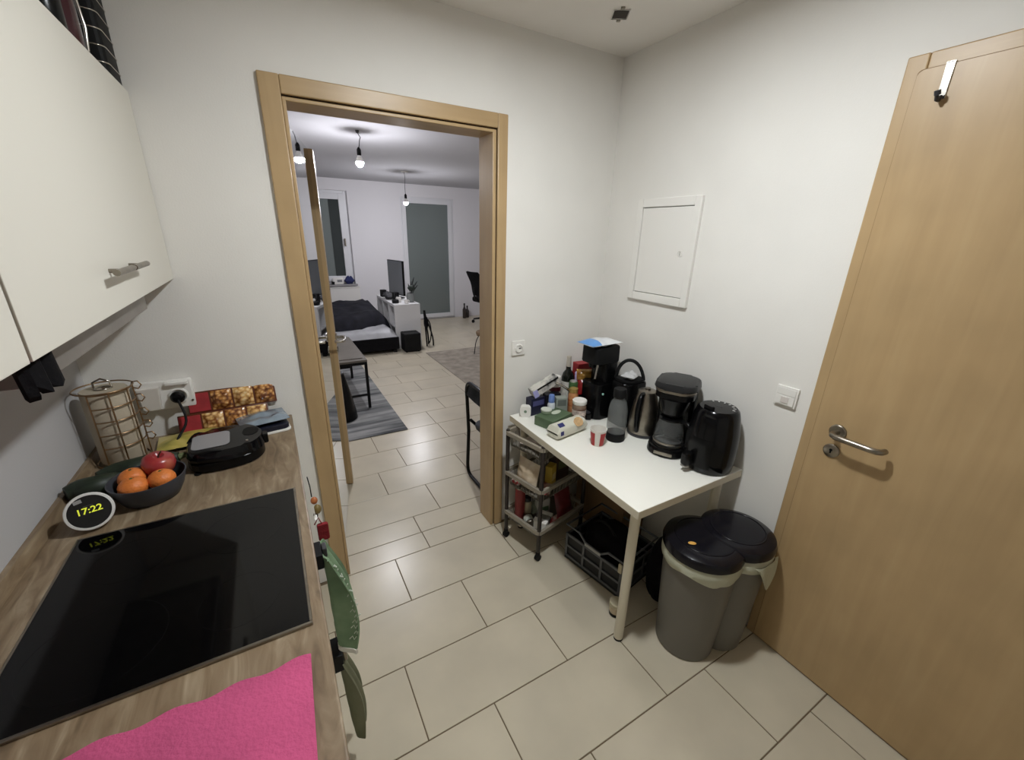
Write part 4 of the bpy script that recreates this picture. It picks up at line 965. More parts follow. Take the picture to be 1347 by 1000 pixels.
# ------------------------------------------------------------------ appliances on the table
def build_appliances():
    Z = TZ+0.0003
    # pod coffee machine facing left
    c = thing('coffee_machine', 'tall black capsule coffee machine with a packet on its head', 'coffee machine', (2.166, -0.250, Z), math.radians(2))
    g = G(); g.prism(rrect(0.10, 0.12, 0.025, 5, 0.035, 0), 0.20, 0.312, bev=0.006); g.obj('column', M_BLACK, c)
    g = G(); g.prism(rrect(0.15, 0.145, 0.03, 5, 0.01, 0), 0.0005, 0.1995, bev=0.006); g.obj('body', M_BLACK, c)
    g = G(); g.prism(rrect(0.175, 0.125, 0.022, 5, 0.0, 0), 0.3125, 0.398, bev=0.006, top=0.98); g.obj('head', M_BLACKM, c)
    g = G(); g.prism(rrect(0.05, 0.10, 0.024, 6, -0.082, 0), 0.0005, 0.035, bev=0.005); dt = g.obj('drip_tray', M_BLACK, c)
    g = G(); g.prism(rrect(0.036, 0.08, 0.017, 6, -0.083, 0), 0.0352, 0.0375); g.obj('grate', M_DGREY, dt)
    g = G(); g.tube([(-0.058, -0.045, 0.312), (-0.063, -0.047, 0.28), (-0.072, -0.048, 0.235)], 0.0058, 8); g.obj('steam_wand', M_CHROME, c)
    g = G(); g.lathe([(0.016, 0.28), (0.020, 0.288), (0.020, 0.312)], c=(-0.045, 0.01, 0), seg=18); g.obj('spout', M_BLACK, c)
    g = G(); g.lathe([(0.006, 0.0), (0.006, 0.003)], m=TR(-0.03, -0.0727, 0.15) @ RX(PI/2), seg=12); g.obj('button', mat('button_mint', (170, 214, 200), 0.4), c)
    # packet on its head
    def wip(u, v): return 0
    pk = pillow('wipes_packet', 'white and blue packet lying on top of the coffee machine', 'packet', (2.150, -0.250, Z+0.399), 0.215, 0.125, 0.034, ramp_mat('packet_white', [(0.3, (196, 200, 206)), (0.6, (226, 228, 230))], 14, (1, 1, 1), 0.3), math.radians(4), 8.8, crump=0.5)
    g = G(); g.grid(lambda u, v: (-0.106+0.062*u, -0.061+0.122*v, 0.0180+0.0215*(1-abs(2*(0.01+0.28*u)-1)**3)*(1-abs(2*(0.014+0.97*v)-1)**3)), 10, 12); g.obj('blue_end', mat('packet_blue', (98, 152, 214), 0.35), pk)
    # black jug with arched handle
    c = thing('black_jug', 'black jug with an arched handle behind the glass bottle', 'jug', (2.246, -0.397, Z))
    g = G(); g.prism(rrect(0.155, 0.135, 0.03, 5), 0.0, 0.235, bev=0.008, top=0.94); g.obj('body', M_BLACK, c)
    g = G(); g.prism(rrect(0.13, 0.11, 0.03, 5), 0.2355, 0.25, bev=0.004); g.obj('lid', M_BLACKM, c)
    g = G(); g.tube(bez((-0.045, 0.055, 0.24), (-0.03, 0.06, 0.37), (0.055, -0.01, 0.37), (0.055, -0.045, 0.24), 16), 0.009, 10); g.obj('handle', M_BLACKM, c)
    pillow('crumpled_bag', 'crumpled clear plastic bag on the lid of the black jug', 'bag', (2.232, -0.410, Z+0.251), 0.085, 0.075, 0.035, mat('clear_crumple', (190, 190, 190), 0.2, coat=0.5), 0.4, 2.9, crump=0.9)
    # glass bottle with black cap and base
    c = thing('glass_bottle', 'clear bottle with black cap and black base ring', 'bottle', (2.055, -0.528, Z))
    g = G(); g.lathe([(0.044, 0), (0.046, 0.004), (0.046, 0.036), (0.044, 0.040), (0.040, 0.040), (0.040, 0.010), (0.001, 0.010)], seg=30); g.obj('base_ring', M_BLACKM, c)
    g = G(); g.lathe([(0.0385, 0.011), (0.0385, 0.042), (0.046, 0.044), (0.0475, 0.07), (0.046, 0.16), (0.038, 0.195), (0.026, 0.215), (0.026, 0.228), (0.0245, 0.228), (0.0245, 0.214), (0.036, 0.194), (0.0445, 0.16), (0.046, 0.07), (0.044, 0.046), (0.037, 0.044), (0.037, 0.013)], seg=30, cap0=True, cap1=True); g.obj('glass', M_GLASS, c)
    g = G(); g.lathe([(0.029, 0.222), (0.030, 0.226), (0.030, 0.262), (0.027, 0.266), (0.001, 0.266)], seg=28); g.obj('cap', M_BLACKM, c)
    # steel kettle
    c = thing('kettle', 'steel kettle with black handle between bottle and filter machine', 'kettle', (2.228, -0.540, Z), math.radians(-160))
    g = G(); g.lathe([(0.072, 0.014), (0.074, 0.02), (0.070, 0.09), (0.058, 0.17), (0.048, 0.215), (0.046, 0.222)], seg=36); g.obj('body', M_STEEL, c)
    g = G(); g.lathe([(0.074, 0.0), (0.076, 0.003), (0.076, 0.011), (0.07, 0.0135)], seg=36); g.obj('power_base', M_DGREY, c)
    g = G(); g.lathe([(0.0465, 0.2225), (0.044, 0.230), (0.02, 0.236), (0.015, 0.236), (0.014, 0.245), (0.001, 0.246)], seg=30); g.obj('lid', M_STEEL, c)
    g = G(); pts = bez((0.040, 0, 0.222), (0.10, 0, 0.245), (0.105, 0, 0.10), (0.074, 0, 0.035), 14); g.tube(pts, [0.010+0.003*math.sin(PI*i/14) for i in range(15)], 10); g.obj('handle', M_BLACK, c)
    g = G(); g.prism([(-0.045, -0.02), (-0.045, 0.02), (-0.075, 0.0)], 0.175, 0.222, bev=0.003); g.obj('spout', M_STEEL, c)
    # filter coffee maker
    c = thing('filter_coffee_maker', 'black filter coffee maker with glass carafe beside the air fryer', 'coffee maker', (2.218, -0.714, Z), math.radians(-62))
    g = G(); g.prism(rrect(0.175, 0.205, 0.075, 8, 0, -0.012), 0.001, 0.040, bev=0.006, top=0.95); bs = g.obj('base', M_BLACK, c)
    g = G(); g.box(-0.04, 0.04, -0.1165, -0.1125, 0.012, 0.028, 0.002, m=Matrix()); g.obj('switch_panel', M_STEEL, bs)
    g = G(); g.lathe([(0.064, 0.0405), (0.066, 0.043), (0.066, 0.0445)], c=(0, -0.035, 0), seg=30); g.obj('hot_plate', M_STEEL, c)
    g = G(); g.prism(rrect(0.165, 0.07, 0.025, 5, 0, 0.058), 0.0405, 0.27, bev=0.004); g.obj('tower', M_BLACK, c)
    g = G(); g.prism(rrect(0.165, 0.185, 0.05, 8, 0, 0.002), 0.272, 0.300, bev=0.004); hd = g.obj('head', M_BLACK, c)
    g = G(); g.prism(rrect(0.170, 0.190, 0.052, 8, 0, 0.002), 0.3005, 0.314, bev=0.003); g.obj('trim_band', M_STEEL, hd)
    g = G(); g.prism(rrect(0.185, 0.205, 0.055, 8, 0, 0.002), 0.3145, 0.345, bev=0.010, top=0.93); g.obj('lid', M_DGREYL, c)
    g = G(); g.lathe([(0.040, 0.185), (0.052, 0.20), (0.070, 0.271)], c=(0, -0.03, 0), seg=30); g.obj('filter_basket', M_BLACK, c)
    cf = thing('carafe', 'glass carafe with black handle on the filter coffee maker plate', 'carafe', (2.218, -0.714, Z+0.0448), math.radians(-62))
    p = RZ(math.radians(-62)) @ Vector((0, -0.035, 0)); cf.location = (2.218+p.x, -0.714+p.y, Z+0.0448)
    g = G(); g.lathe([(0.055, 0.0), (0.062, 0.006), (0.066, 0.04), (0.060, 0.085), (0.050, 0.112), (0.050, 0.120), (0.0485, 0.120), (0.0485, 0.112), (0.058, 0.084), (0.064, 0.04), (0.060, 0.008), (0.054, 0.003)], seg=32); g.obj('glass', M_TGLASS, cf)
    g = G(); g.lathe([(0.0665, 0.012), (0.0675, 0.014), (0.0675, 0.020), (0.0665, 0.022)], seg=32, cap0=False, cap1=False); g.obj('band', M_STEEL, cf)
    g = G(); g.lathe([(0.051, 0.1205), (0.051, 0.128), (0.03, 0.134), (0.001, 0.135)], seg=30); g.obj('lid', M_BLACK, cf)
    g = G(); g.tube([(0.048, -0.012, 0.122), (0.075, -0.03, 0.125), (0.092, -0.04, 0.11), (0.094, -0.042, 0.06), (0.082, -0.035, 0.022), (0.064, -0.026, 0.02)], 0.009, 10); g.obj('handle', M_BLACK, cf)
    # air fryer
    c = thing('air_fryer', 'rounded black air fryer at the near end of the table', 'air fryer', (2.247, -0.905, Z), math.radians(-96))
    sx, sy = 0.91, 0.93
    g = G(); g.lathe([(0.100, 0.0008), (0.106, 0.006), (0.112, 0.05), (0.113, 0.11), (0.109, 0.18), (0.098, 0.245), (0.090, 0.270), (0.080, 0.279), (0.001, 0.282)], seg=48, sx=sx, sy=sy); g.obj('body', M_BLACKG2, c)
    g = G()
    def fr(u, v):
        a = -PI/2+(u-0.5)*1.5; z = 0.03+0.13*v
        r = 0.1065 if v < 0.98 else 0.103
        return (r*math.cos(a), r*math.sin(a), z)
    g.grid(fr, 20, 8, 0.006); dr = g.obj('drawer', M_BLACK, c)
    g = G(); g.box(-0.016, 0.016, -0.152, -0.108, 0.034, 0.092, 0.008); g.obj('handle', M_BLACK, dr)
    g = G(); g.box(-0.015, 0.015, -0.148, -0.125, 0.024, 0.033, 0.003); g.obj('handle_foot', mat('clear_grey', (150, 146, 140), 0.3), dr)
    g = G(); g.prism(rrect(0.045, 0.022, 0.009, 4, 0.0, -0.055), 0.2775, 0.295, bev=0.004); g.obj('dial', M_BLACK, c)
    M_ICON = mat('fryer_icon', (196, 194, 190), 0.4)
    for i in range(7):
        a = math.radians(20+22*i)
        g = G(); g.prism(rrect(0.011, 0.006, 0.0015, 2), 0, 0.0008, m=TR(0.060*math.cos(a), 0.060*math.sin(a), 0.2806) @ RZ(a)); g.obj('icon', M_ICON, c)
    g = G(); g.prism(rrect(0.03, 0.004, 0.001, 2), 0.2815, 0.2822, m=RZ(0.2)); g.obj('logo', M_DGREY, c)
    # paper cup with red stripes
    c = thing('paper_cup', 'white paper cup with red stripes on the table', 'cup', (1.940, -0.530, Z), 0.95)
    g = G(); g.lathe([(0.028, 0.0), (0.029, 0.002), (0.039, 0.080), (0.0405, 0.084), (0.0385, 0.084), (0.0275, 0.004), (0.001, 0.004)], seg=30); g.obj('cup', mat('cup_white', (226, 222, 214), 0.5), c)
    M_STR = mat('cup_red', (164, 44, 44), 0.5)
    for i in range(4):
        a0 = PI/2*i+0.2
        g = G()
        def st(u, v, a0=a0):
            a = a0+0.85*u; z = 0.003+0.068*v; r = 0.0294+0.0100*(z/0.08)+0.0003
            return (r*math.cos(a), r*math.sin(a), z)
        g.grid(st, 8, 3); g.obj('stripe', M_STR, c)
M_DGREYL = mat('lid_dark_grey', (36, 36, 37), 0.38, spec=0.35)
M_BLACKG2 = mat('fryer_black', (8, 8, 10), 0.16, spec=0.3)
build_appliances()

# ------------------------------------------------------------------ groceries at the far end of the table
def build_groceries():
    Z = TZ+0.0003
    def bottle(name, label, cat, x, y, prof, body_m, capprof, cap_m, labelband=None, lm=None, tilt=None, rz=0.0):
        t = thing(name, label, cat, (x, y, Z), rz, rot=tilt)
        g = G(); g.lathe(prof, seg=22); g.obj('body', body_m, t)
        if capprof: g = G(); g.lathe(capprof, seg=22); g.obj('cap', cap_m, t)
        if labelband:
            r, z0, z1 = labelband; g = G(); g.lathe([(r, z0), (r, z1)], seg=22, cap0=False, cap1=False); g.obj('label', lm, t)
        return t
    M_PAP = mat('label_paper', (208, 204, 194), 0.6, var=0.08, vscale=60)
    # wine bottle with foil neck
    bottle('wine_bottle', 'dark wine bottle with a pale foil neck in the corner', 'bottle', 2.105, -0.060, [(0.034, 0), (0.037, 0.004), (0.037, 0.17), (0.030, 0.195), (0.015, 0.215), (0.0135, 0.235)], mat('wine_glass', (14, 18, 14), 0.08), [(0.0145, 0.2352), (0.0145, 0.292), (0.013, 0.296)], mat('foil_neck', (188, 180, 168), 0.35, 0.3), (0.0374, 0.05, 0.15), M_PAP)
    bottle('vitamin_bottle', 'white plastic bottle with white cap near the corner', 'bottle', 2.015, -0.062, [(0.030, 0), (0.032, 0.003), (0.032, 0.13), (0.026, 0.15)], M_WPLAST, [(0.030, 0.1502), (0.030, 0.188), (0.027, 0.191)], M_WPLAST, (0.0324, 0.105, 0.132), mat('label_maroon', (96, 30, 38), 0.5))
    bottle('purple_bottle', 'bottle with a lilac cap beside the wine bottle', 'bottle', 2.130, -0.130, [(0.026, 0), (0.028, 0.003), (0.028, 0.14), (0.020, 0.165)], mat('green_glass', (52, 78, 46), 0.2), [(0.024, 0.1652), (0.026, 0.17), (0.026, 0.212), (0.020, 0.218)], mat('lilac', (176, 164, 206), 0.4), (0.0284, 0.06, 0.12), mat('label_dgreen', (66, 92, 50), 0.5, var=0.3, vscale=60))
    bottle('sauce_jar', 'orange red sauce jar between the bottles', 'jar', 2.052, -0.186, [(0.025, 0), (0.028, 0.004), (0.028, 0.11), (0.022, 0.13)], ramp_mat('sauce_orange', [(0.3, (166, 60, 36)), (0.6, (196, 140, 92)), (0.8, (206, 178, 120))], 16, (1, 1, 3), 0.3), [(0.024, 0.1302), (0.024, 0.152)], mat('cap_gold', (180, 150, 86), 0.35, 0.4))
    t = bottle('tall_green_can', 'green can with a white ring on its top', 'can', 2.085, -0.140, [(0.024, 0), (0.026, 0.003), (0.026, 0.165), (0.024, 0.17)], mat('can_green', (58, 88, 52), 0.35, var=0.25, vscale=40), [(0.020, 0.1702), (0.020, 0.176)], mat('can_top', (200, 200, 196), 0.3, 0.6))
    # instant coffee jar with white lid
    bottle('coffee_jar', 'clear jar with brown content and white screw lid', 'jar', 2.018, -0.285, [(0.034, 0), (0.037, 0.004), (0.037, 0.095), (0.034, 0.104)], ramp_mat('jar_brown', [(0.35, (92, 60, 46)), (0.6, (150, 128, 112)), (0.8, (196, 186, 176))], 9, (1, 1, 2.2), 0.15, coat=0.6), [(0.036, 0.1042), (0.038, 0.108), (0.038, 0.124), (0.034, 0.128), (0.028, 0.126), (0.001, 0.126)], M_WPLAST, (0.0374, 0.045, 0.075), mat('jar_label', (196, 180, 170), 0.5, var=0.2, vscale=70))
    # small white bottle with blue cap
    bottle('drops_bottle', 'small white bottle with a blue cap before the boxes', 'bottle', 1.922, -0.165, [(0.019, 0), (0.021, 0.003), (0.021, 0.075), (0.016, 0.085)], mat('milky', (206, 212, 216), 0.35), [(0.0155, 0.0852), (0.0165, 0.09), (0.0155, 0.125), (0.012, 0.130)], mat('cap_blue', (106, 132, 190), 0.4))
    # white timer
    t = thing('kitchen_timer', 'small white rounded timer at the corner of the table', 'timer', (1.800, -0.098, Z), math.radians(-35))
    g = G(); g.prism(rrect(0.058, 0.062, 0.014, 5, 0, 0.0315), -0.017, 0.017, m=RX(PI/2), bev=0.004); g.obj('case', M_WPLAST, t)
    g = G(); g.lathe([(0.008, 0), (0.008, 0.0012)], m=TR(0, -0.017, 0.034) @ RX(PI/2), seg=16); g.obj('emblem', mat('emblem_green', (120, 140, 118), 0.5), t)
    # green tea box lying flat
    t = thing('green_box', 'green and white box lying flat behind the biscuit pack', 'box', (1.885, -0.240, Z), math.radians(18))
    M_GB = ramp_mat('box_green', [(0.3, (66, 86, 60)), (0.6, (92, 112, 84)), (0.8, (126, 142, 114))], 7, (1, 1, 1), 0.45)
    g = G(); g.box(-0.085, 0.085, -0.060, 0.060, 0.0003, 0.052, 0.003); g.obj('carton', M_GB, t)
    g = G(); g.prism([(0.035*math.cos(a*PI/10), 0.018*math.sin(a*PI/10)) for a in range(20)], 0.0522, 0.0528, m=TR(0.03, 0.005, 0)); g.obj('oval_label', mat('label_cream', (196, 204, 186), 0.5), t)
    g = G(); g.box(-0.08, -0.01, -0.0612, -0.0602, 0.012, 0.040); g.obj('side_label', mat('label_pale_green', (150, 166, 140), 0.5), t, smooth=False)
    t = thing('jar_lid', 'pale green round tub standing on the green box', 'tub', (1.862, -0.205, Z+0.0528), 0.1)
    g = G(); g.lathe([(0.026, 0), (0.028, 0.002), (0.028, 0.014)], seg=22); g.obj('tub', mat('tub_green', (140, 156, 130), 0.4), t)
    g = G(); g.lathe([(0.029, 0.0142), (0.029, 0.020), (0.022, 0.0205), (0.001, 0.019)], seg=22); g.obj('lid', mat('tub_lid', (206, 210, 198), 0.35), t)
    # biscuit pack, triangular cross section pack with printed biscuit
    t = thing('biscuit_pack', 'white biscuit pack with a printed biscuit at the table edge', 'biscuit pack', (1.878, -0.372, Z), math.radians(10))
    M_BP = mat('pack_white', (214, 212, 196), 0.35, bump=0.2, bscale=20)
    n = 14; g = G()
    def pb(u, v):
        a = 2*PI*v
        e = 1.0 if 0.06 < u < 0.94 else (0.25 if u in (0, 1) else 0.8)
        y = 0.040*math.copysign(abs(math.cos(a))**0.6, math.cos(a)); z = 0.033*math.copysign(abs(math.sin(a))**0.6, math.sin(a))*(0.12 if u in (0, 1) else 1)*(1+0.05*mnoise.noise((u*9, v*6, 2)))
        return ((u-0.5)*0.215, y, z+0.036)
    g.grid(pb, 18, 24); g.obj('wrapper', M_BP, t)
    mp_ = TR(0, 0, 0.0365) @ RX(math.radians(50))
    g = G(); g.prism([(0.030*math.cos(a*PI/10)*(1+0.05*(a % 2)), 0.024*math.sin(a*PI/10)*(1+0.05*(a % 2))) for a in range(20)], 0.0405, 0.0425, m=TR(0.045, 0, 0.0365) @ RX(math.radians(48))); bc = g.obj('printed_biscuit', mat('print_biscuit', (206, 170, 124), 0.5, var=0.1, vscale=50), t)
    g = G(); g.prism([(0.026*math.cos(a*PI/8), 0.006*math.sin(a*PI/8)) for a in range(16)], 0.041, 0.0430, m=TR(0.048, 0, 0.0365) @ RX(math.radians(68))); g.obj('chocolate_print', mat('print_choc', (84, 48, 32), 0.5), bc)
    M_NV = mat('print_navy', (44, 48, 104), 0.5)
    g = G(); g.box(-0.085, -0.05, -0.01, 0.012, 0.0405, 0.0425, m=TR(0, 0, 0.0365) @ RX(math.radians(30))); g.obj('logo', M_NV, t, smooth=False)
    g = G(); g.box(-0.088, -0.068, -0.010, 0.010, 0.0405, 0.0425, m=TR(0, 0, 0.034) @ RX(math.radians(84))); g.obj('emblem', M_NV, t, smooth=False)
    # grey carton, dark blue boxes, tilted carton on top
    t = thing('grey_carton', 'pale grey carton standing behind the coffee jar', 'carton', (1.985, -0.165, Z), math.radians(-20))
    g = G(); g.box(-0.032, 0.032, -0.022, 0.022, 0.0003, 0.105, 0.002); g.obj('carton', mat('carton_grey', (150, 156, 146), 0.5), t)
    g = G(); g.box(-0.024, 0.024, -0.0232, -0.0222, 0.06, 0.095); g.obj('panel', mat('carton_panel', (104, 110, 104), 0.5), t, smooth=False)
    for (x, y, w, d_, h, rz, lab, rgb) in ((1.872, -0.085, 0.10, 0.05, 0.098, 0.1, 'dark navy box by the back wall behind the timer', (30, 32, 56)), (1.965, -0.105, 0.09, 0.05, 0.110, -0.15, 'black box between the white bottle and grey carton', (20, 20, 26))):
        t = thing('tea_box', lab, 'box', (x, y, Z), rz)
        g = G(); g.box(-w/2, w/2, -d_/2, d_/2, 0.0003, h, 0.002); g.obj('carton', mat('box_%d' % rgb[2], rgb, 0.4), t)
        g = G(); g.box(-w/2+0.012, w/2-0.012, -d_/2-0.0012, -d_/2-0.0002, h*0.55, h*0.85); g.obj('label', mat('box_label_%d' % rgb[2], (rgb[0]+50, rgb[1]+50, rgb[2]+70), 0.5), t, smooth=False)
    t = thing('tilted_carton', 'white patterned carton lying tilted on the dark boxes', 'carton', (1.925, -0.083, Z+0.155), 0, rot=(0.0, math.radians(-24), math.radians(-4)))
    g = G(); g.box(-0.085, 0.085, -0.030, 0.030, -0.022, 0.022, 0.002); g.obj('carton', ramp_mat('carton_pattern', [(0.45, (206, 202, 194)), (0.6, (150, 148, 144)), (0.66, (60, 58, 60))], 22, (1, 1, 1), 0.45), t)
    g = G(); g.box(-0.08, 0.082, -0.0312, -0.0302, 0.010, 0.020); g.obj('stripe', M_BLACKM, t, smooth=False)
    g = G(); g.box(-0.088, -0.058, -0.033, -0.028, -0.024, 0.020, 0.002); g.obj('lilac_end', mat('carton_lilac', (166, 164, 214), 0.45), t)
    # red sweets bags behind
    pillow('red_sweets_bag', 'red sweets bag propped up beside the coffee machine', 'bag', (2.150, -0.170, Z+0.145), 0.10, 0.10, 0.035, ramp_mat('sweets_red', [(0.35, (116, 22, 26)), (0.6, (160, 40, 40)), (0.8, (196, 90, 70))], 10, (1, 1, 1), 0.25), seed=11.0, rot=(math.radians(70), 0, math.radians(-30)))
    pillow('gold_sweets_bag', 'golden brown sweets bag above the red sweets bag', 'bag', (2.150, -0.155, Z+0.205), 0.10, 0.06, 0.032, ramp_mat('sweets_gold', [(0.35, (104, 62, 30)), (0.55, (172, 132, 54)), (0.75, (150, 40, 34))], 14, (1, 1, 1), 0.25), seed=12.5, rot=(math.radians(66), 0, math.radians(-30)))
    t = thing('red_carton', 'red carton standing at the back wall behind the sweets bags', 'carton', (2.235, -0.060, Z), math.radians(-6))
    g = G(); g.box(-0.075, 0.075, -0.03, 0.03, 0.0003, 0.245, 0.003); g.obj('carton', mat('carton_red', (150, 34, 40), 0.45), t)
    g = G(); g.box(-0.06, 0.06, -0.0312, -0.0302, 0.12, 0.20); g.obj('label', mat('carton_red_label', (186, 96, 84), 0.5), t, smooth=False)
    # black whisk / can opener lying across
    t = thing('can_opener', 'metal can opener lying between the grey carton and the white bottle', 'can opener', (2.015, -0.135, Z+0.150), 0, rot=(0.15, 0.5, -0.5))
    g = G(); g.tube([(-0.05, 0, 0.0), (0.0, 0.0, 0.004), (0.05, 0, 0)], 0.006, 8); g.obj('arm', M_CHROME, t)
    g = G(); g.tube([(-0.048, 0.014, -0.004), (0.0, 0.008, 0.0), (0.05, 0, -0.004)], 0.006, 8); g.obj('handle', M_BLACKM, t)
build_groceries()

# ------------------------------------------------------------------ living room
def build_living():
    # striped rug on the left
    M_RUG = ramp_mat('rug_striped', [(0.30, (62, 63, 65)), (0.40, (112, 113, 113)), (0.52, (146, 146, 144)), (0.75, (172, 171, 167))], 2.0, (0.5, 5.0, 1), 0.95, 4, 0.2, second=(6, 0.75))
    g = G(); g.box(0.62, 1.565, 1.478, 3.85, 0.0006, 0.009, 0.002, 1); tag(g.obj('striped_rug', M_RUG), 'grey striped rug under the bench', 'rug')
    g = G(); g.box(2.505, 4.3, 2.02, 3.78, 0.0006, 0.010, 0.002, 1); tag(g.obj('beige_rug', mat('rug_beige', (150, 141, 128), 0.95, var=0.12, vscale=9, bump=0.2, bscale=200)), 'plain beige rug in the middle of the living room', 'rug')
    # bench
    b = thing('bench', 'grey topped bench with black metal frame on the striped rug', 'bench', (1.21, 2.60, 0.009))
    hx, hy, H = 0.175, 0.50, 0.475
    M_BT = mat('bench_top', (104, 98, 90), 0.4, var=0.06)
    g = G(); g.box(-hx, hx, -hy, hy, H, H+0.022, 0.003); g.obj('seat', M_BT, b)
    for sx in (-1, 1):
        for sy in (-1, 1):
            g = G(); g.box(sx*(hx-0.014)-0.0125, sx*(hx-0.014)+0.0125, sy*(hy-0.014)-0.0125, sy*(hy-0.014)+0.0125, 0.0, H-0.0005, 0.002); g.obj('leg', M_BLACKM, b)
    for sy in (-1, 1):
        g = G(); g.box(-hx+0.0265, hx-0.0265, sy*(hy-0.014)-0.01, sy*(hy-0.014)+0.01, 0.13, 0.15, 0.002); g.obj('stretcher', M_BLACKM, b)
        g = G(); g.box(-hx+0.0265, hx-0.0265, sy*(hy-0.014)-0.01, sy*(hy-0.014)+0.01, H-0.028, H-0.0005, 0.002); g.obj('top_rail', M_BLACKM, b)
    for sx in (-1, 1):
        g = G(); g.box(sx*(hx-0.014)-0.01, sx*(hx-0.014)+0.01, -hy+0.0265, hy-0.0265, H-0.028, H-0.0005, 0.002); g.obj('side_rail', M_BLACKM, b)
    g = G(); g.box(-hx+0.03, hx-0.03, -hy+0.06, hy-0.06, H+0.0225, H+0.03, 0.003); g.obj('seat_pad', M_BT, b)
    # black conical bin
    t = thing('conical_bin', 'black cone shaped floor bin in front of the bench', 'bin', (1.100, 1.950, 0.009))
    g = G(); g.lathe([(0.115, 0.0008), (0.125, 0.01), (0.118, 0.08), (0.085, 0.26), (0.055, 0.40), (0.045, 0.44)], seg=30); g.obj('body', M_BLACK, t)
    g = G(); g.lathe([(0.046, 0.4402), (0.046, 0.452), (0.03, 0.462), (0.001, 0.464)], seg=24); g.obj('lid', M_DGREY, t)
    # bed
    b = thing('bed', 'low black bed with pale grey sheet below the window', 'bed', (1.48, 5.02, 0))
    hx, hy = 0.71, 1.03
    g = G(); g.box(-hx, hx, -hy, hy, 0.05, 0.23, 0.012); g.obj('base', M_BLFAB, b)
    for sx in (-1, 1):
        for sy in (-1, 1):
            g = G(); g.box(sx*(hx-0.06)-0.025, sx*(hx-0.06)+0.025, sy*(hy-0.05)-0.025, sy*(hy-0.05)+0.025, 0.0005, 0.0495); g.obj('leg', M_BLACKM, b, smooth=False)
    M_SHEET = mat('sheet_grey', (164, 164, 166), 0.45, var=0.08, vscale=5, bump=0.9, bscale=7)
    g = G()
    def ms(u, v):
        x = -hx+0.01+(2*hx-0.02)*u; y = -hy+0.01+(2*hy-0.02)*v
        e = min(1, 14*min(u, 1-u))*min(1, 18*min(v, 1-v))
        return (x, y, 0.232+0.10*e**0.5+0.022*mnoise.noise((x*4, y*7, 0))*e+0.010*mnoise.noise((x*11, y*13, 5))*e)
    g.grid(ms, 50, 50); g.obj('mattress', M_SHEET, b)
    def dv(u, v):
        # duvet bunched over the upper two thirds
        x = -hx-0.04+(2*hx+0.03)*u; y = -hy+0.04+0.34*u+(1.72-0.25*u)*v
        e = min(1, 9*min(u, 1-u))*min(1, 7*min(v, 1-v))
        h = 0.335+0.18*e**0.5+0.035*mnoise.noise((x*3.2, y*3.2, 4.0))*e+0.02*mnoise.noise((x*8, y*8, 2.0))*e+0.06*math.exp(-((v-0.55)/0.3)**2)*e
        return (x, y+0.10*mnoise.noise((x*2.6, 1, 7))*(1-v)+0.03*mnoise.noise((x*7, 3, 2))*(1-v), h-0.07*max(0, 0.08-v)/0.08)
    g = G(); g.grid(dv, 54, 46, 0.02)
    tag(g.obj('duvet', mat('duvet_navy', (24, 24, 31), 0.8, var=0.3, vscale=10, spec=0.3), loc=(1.48, 5.02, 0)), 'dark navy duvet bunched on the bed', 'duvet')
    # radiator
    r = thing('radiator', 'white panel radiator below the window', 'radiator', (1.52, LY1, 0))
    g = G(); g.box(-0.56, 0.56, -0.085, -0.03, 0.12, 0.69, 0.006); g.obj('panel', M_WPLAST, r)
    g = G(); g.box(-0.57, 0.57, -0.095, -0.022, 0.6905, 0.705, 0.003); g.obj('top_grille', M_WPLAST, r)
    for s in (-1, 1):
        g = G(); g.box(s*0.4-0.015, s*0.4+0.015, -0.03, -0.0005, 0.2, 0.6); g.obj('bracket', M_WPLAST, r, smooth=False)
    # things on the sill
    pillow('blue_cloth', 'folded blue cloth on the window sill', 'cloth', (1.93, LY1-0.005, 0.7505), 0.17, 0.11, 0.12, mat('cloth_blue', (44, 50, 92), 0.9), 0.1, 3.3, crump=0.7)
    t = thing('sill_pack', 'white pack with grey print on the window sill', 'pack', (1.74, LY1-0.005, 0.7505))
    g = G(); g.box(-0.09, 0.09, -0.04, 0.04, 0.0, 0.11, 0.015); g.obj('pack', M_WPLAST, t)
    g = G(); g.box(-0.02, 0.06, -0.0415, -0.0402, 0.04, 0.08); g.obj('print', mat('print_grey', (130, 130, 132), 0.5), t, smooth=False)
    t = thing('sill_cup', 'small black cup at the end of the window sill', 'cup', (1.655, LY1-0.03, 0.7505))
    g = G(); g.lathe([(0.022, 0), (0.028, 0.05), (0.026, 0.05), (0.02, 0.004), (0.001, 0.004)], seg=18); g.obj('cup', M_BLACKM, t)
    g = G(); g.tube(bez((0.026, 0, 0.042), (0.05, 0, 0.044), (0.045, 0, 0.012), (0.023, 0, 0.012), 8), 0.003, 6); g.obj('handle', M_BLACKM, t)
    # white shelf unit with open compartments toward the bed
    s = thing('shelf_unit', 'white low shelf unit between bed and balcony door', 'shelf', (2.38, 4.70, 0))
    M_SH = mat('shelf_white', (214, 213, 212), 0.4)
    hx, hy, H = 0.19, 0.55, 0.66
    g = G(); g.box(-hx, hx, -hy, hy, H-0.038, H, 0.002); g.obj('top_board', M_SH, s)
    g = G(); g.box(-hx, hx, -hy, hy, 0.001, 0.039, 0.002); g.obj('bottom_board', M_SH, s)
    for yy in (-hy+0.019, hy-0.019, -hy/3, hy/3):
        g = G(); g.box(-hx, hx, yy-0.0185, yy+0.0185, 0.0395, H-0.0385, 0.002); g.obj('side_board', M_SH, s)
    g = G(); g.box(-hx+0.004, hx-0.004, -hy+0.04, hy-0.04, 0.32, 0.336); g.obj('shelf', M_SH, s, smooth=False)
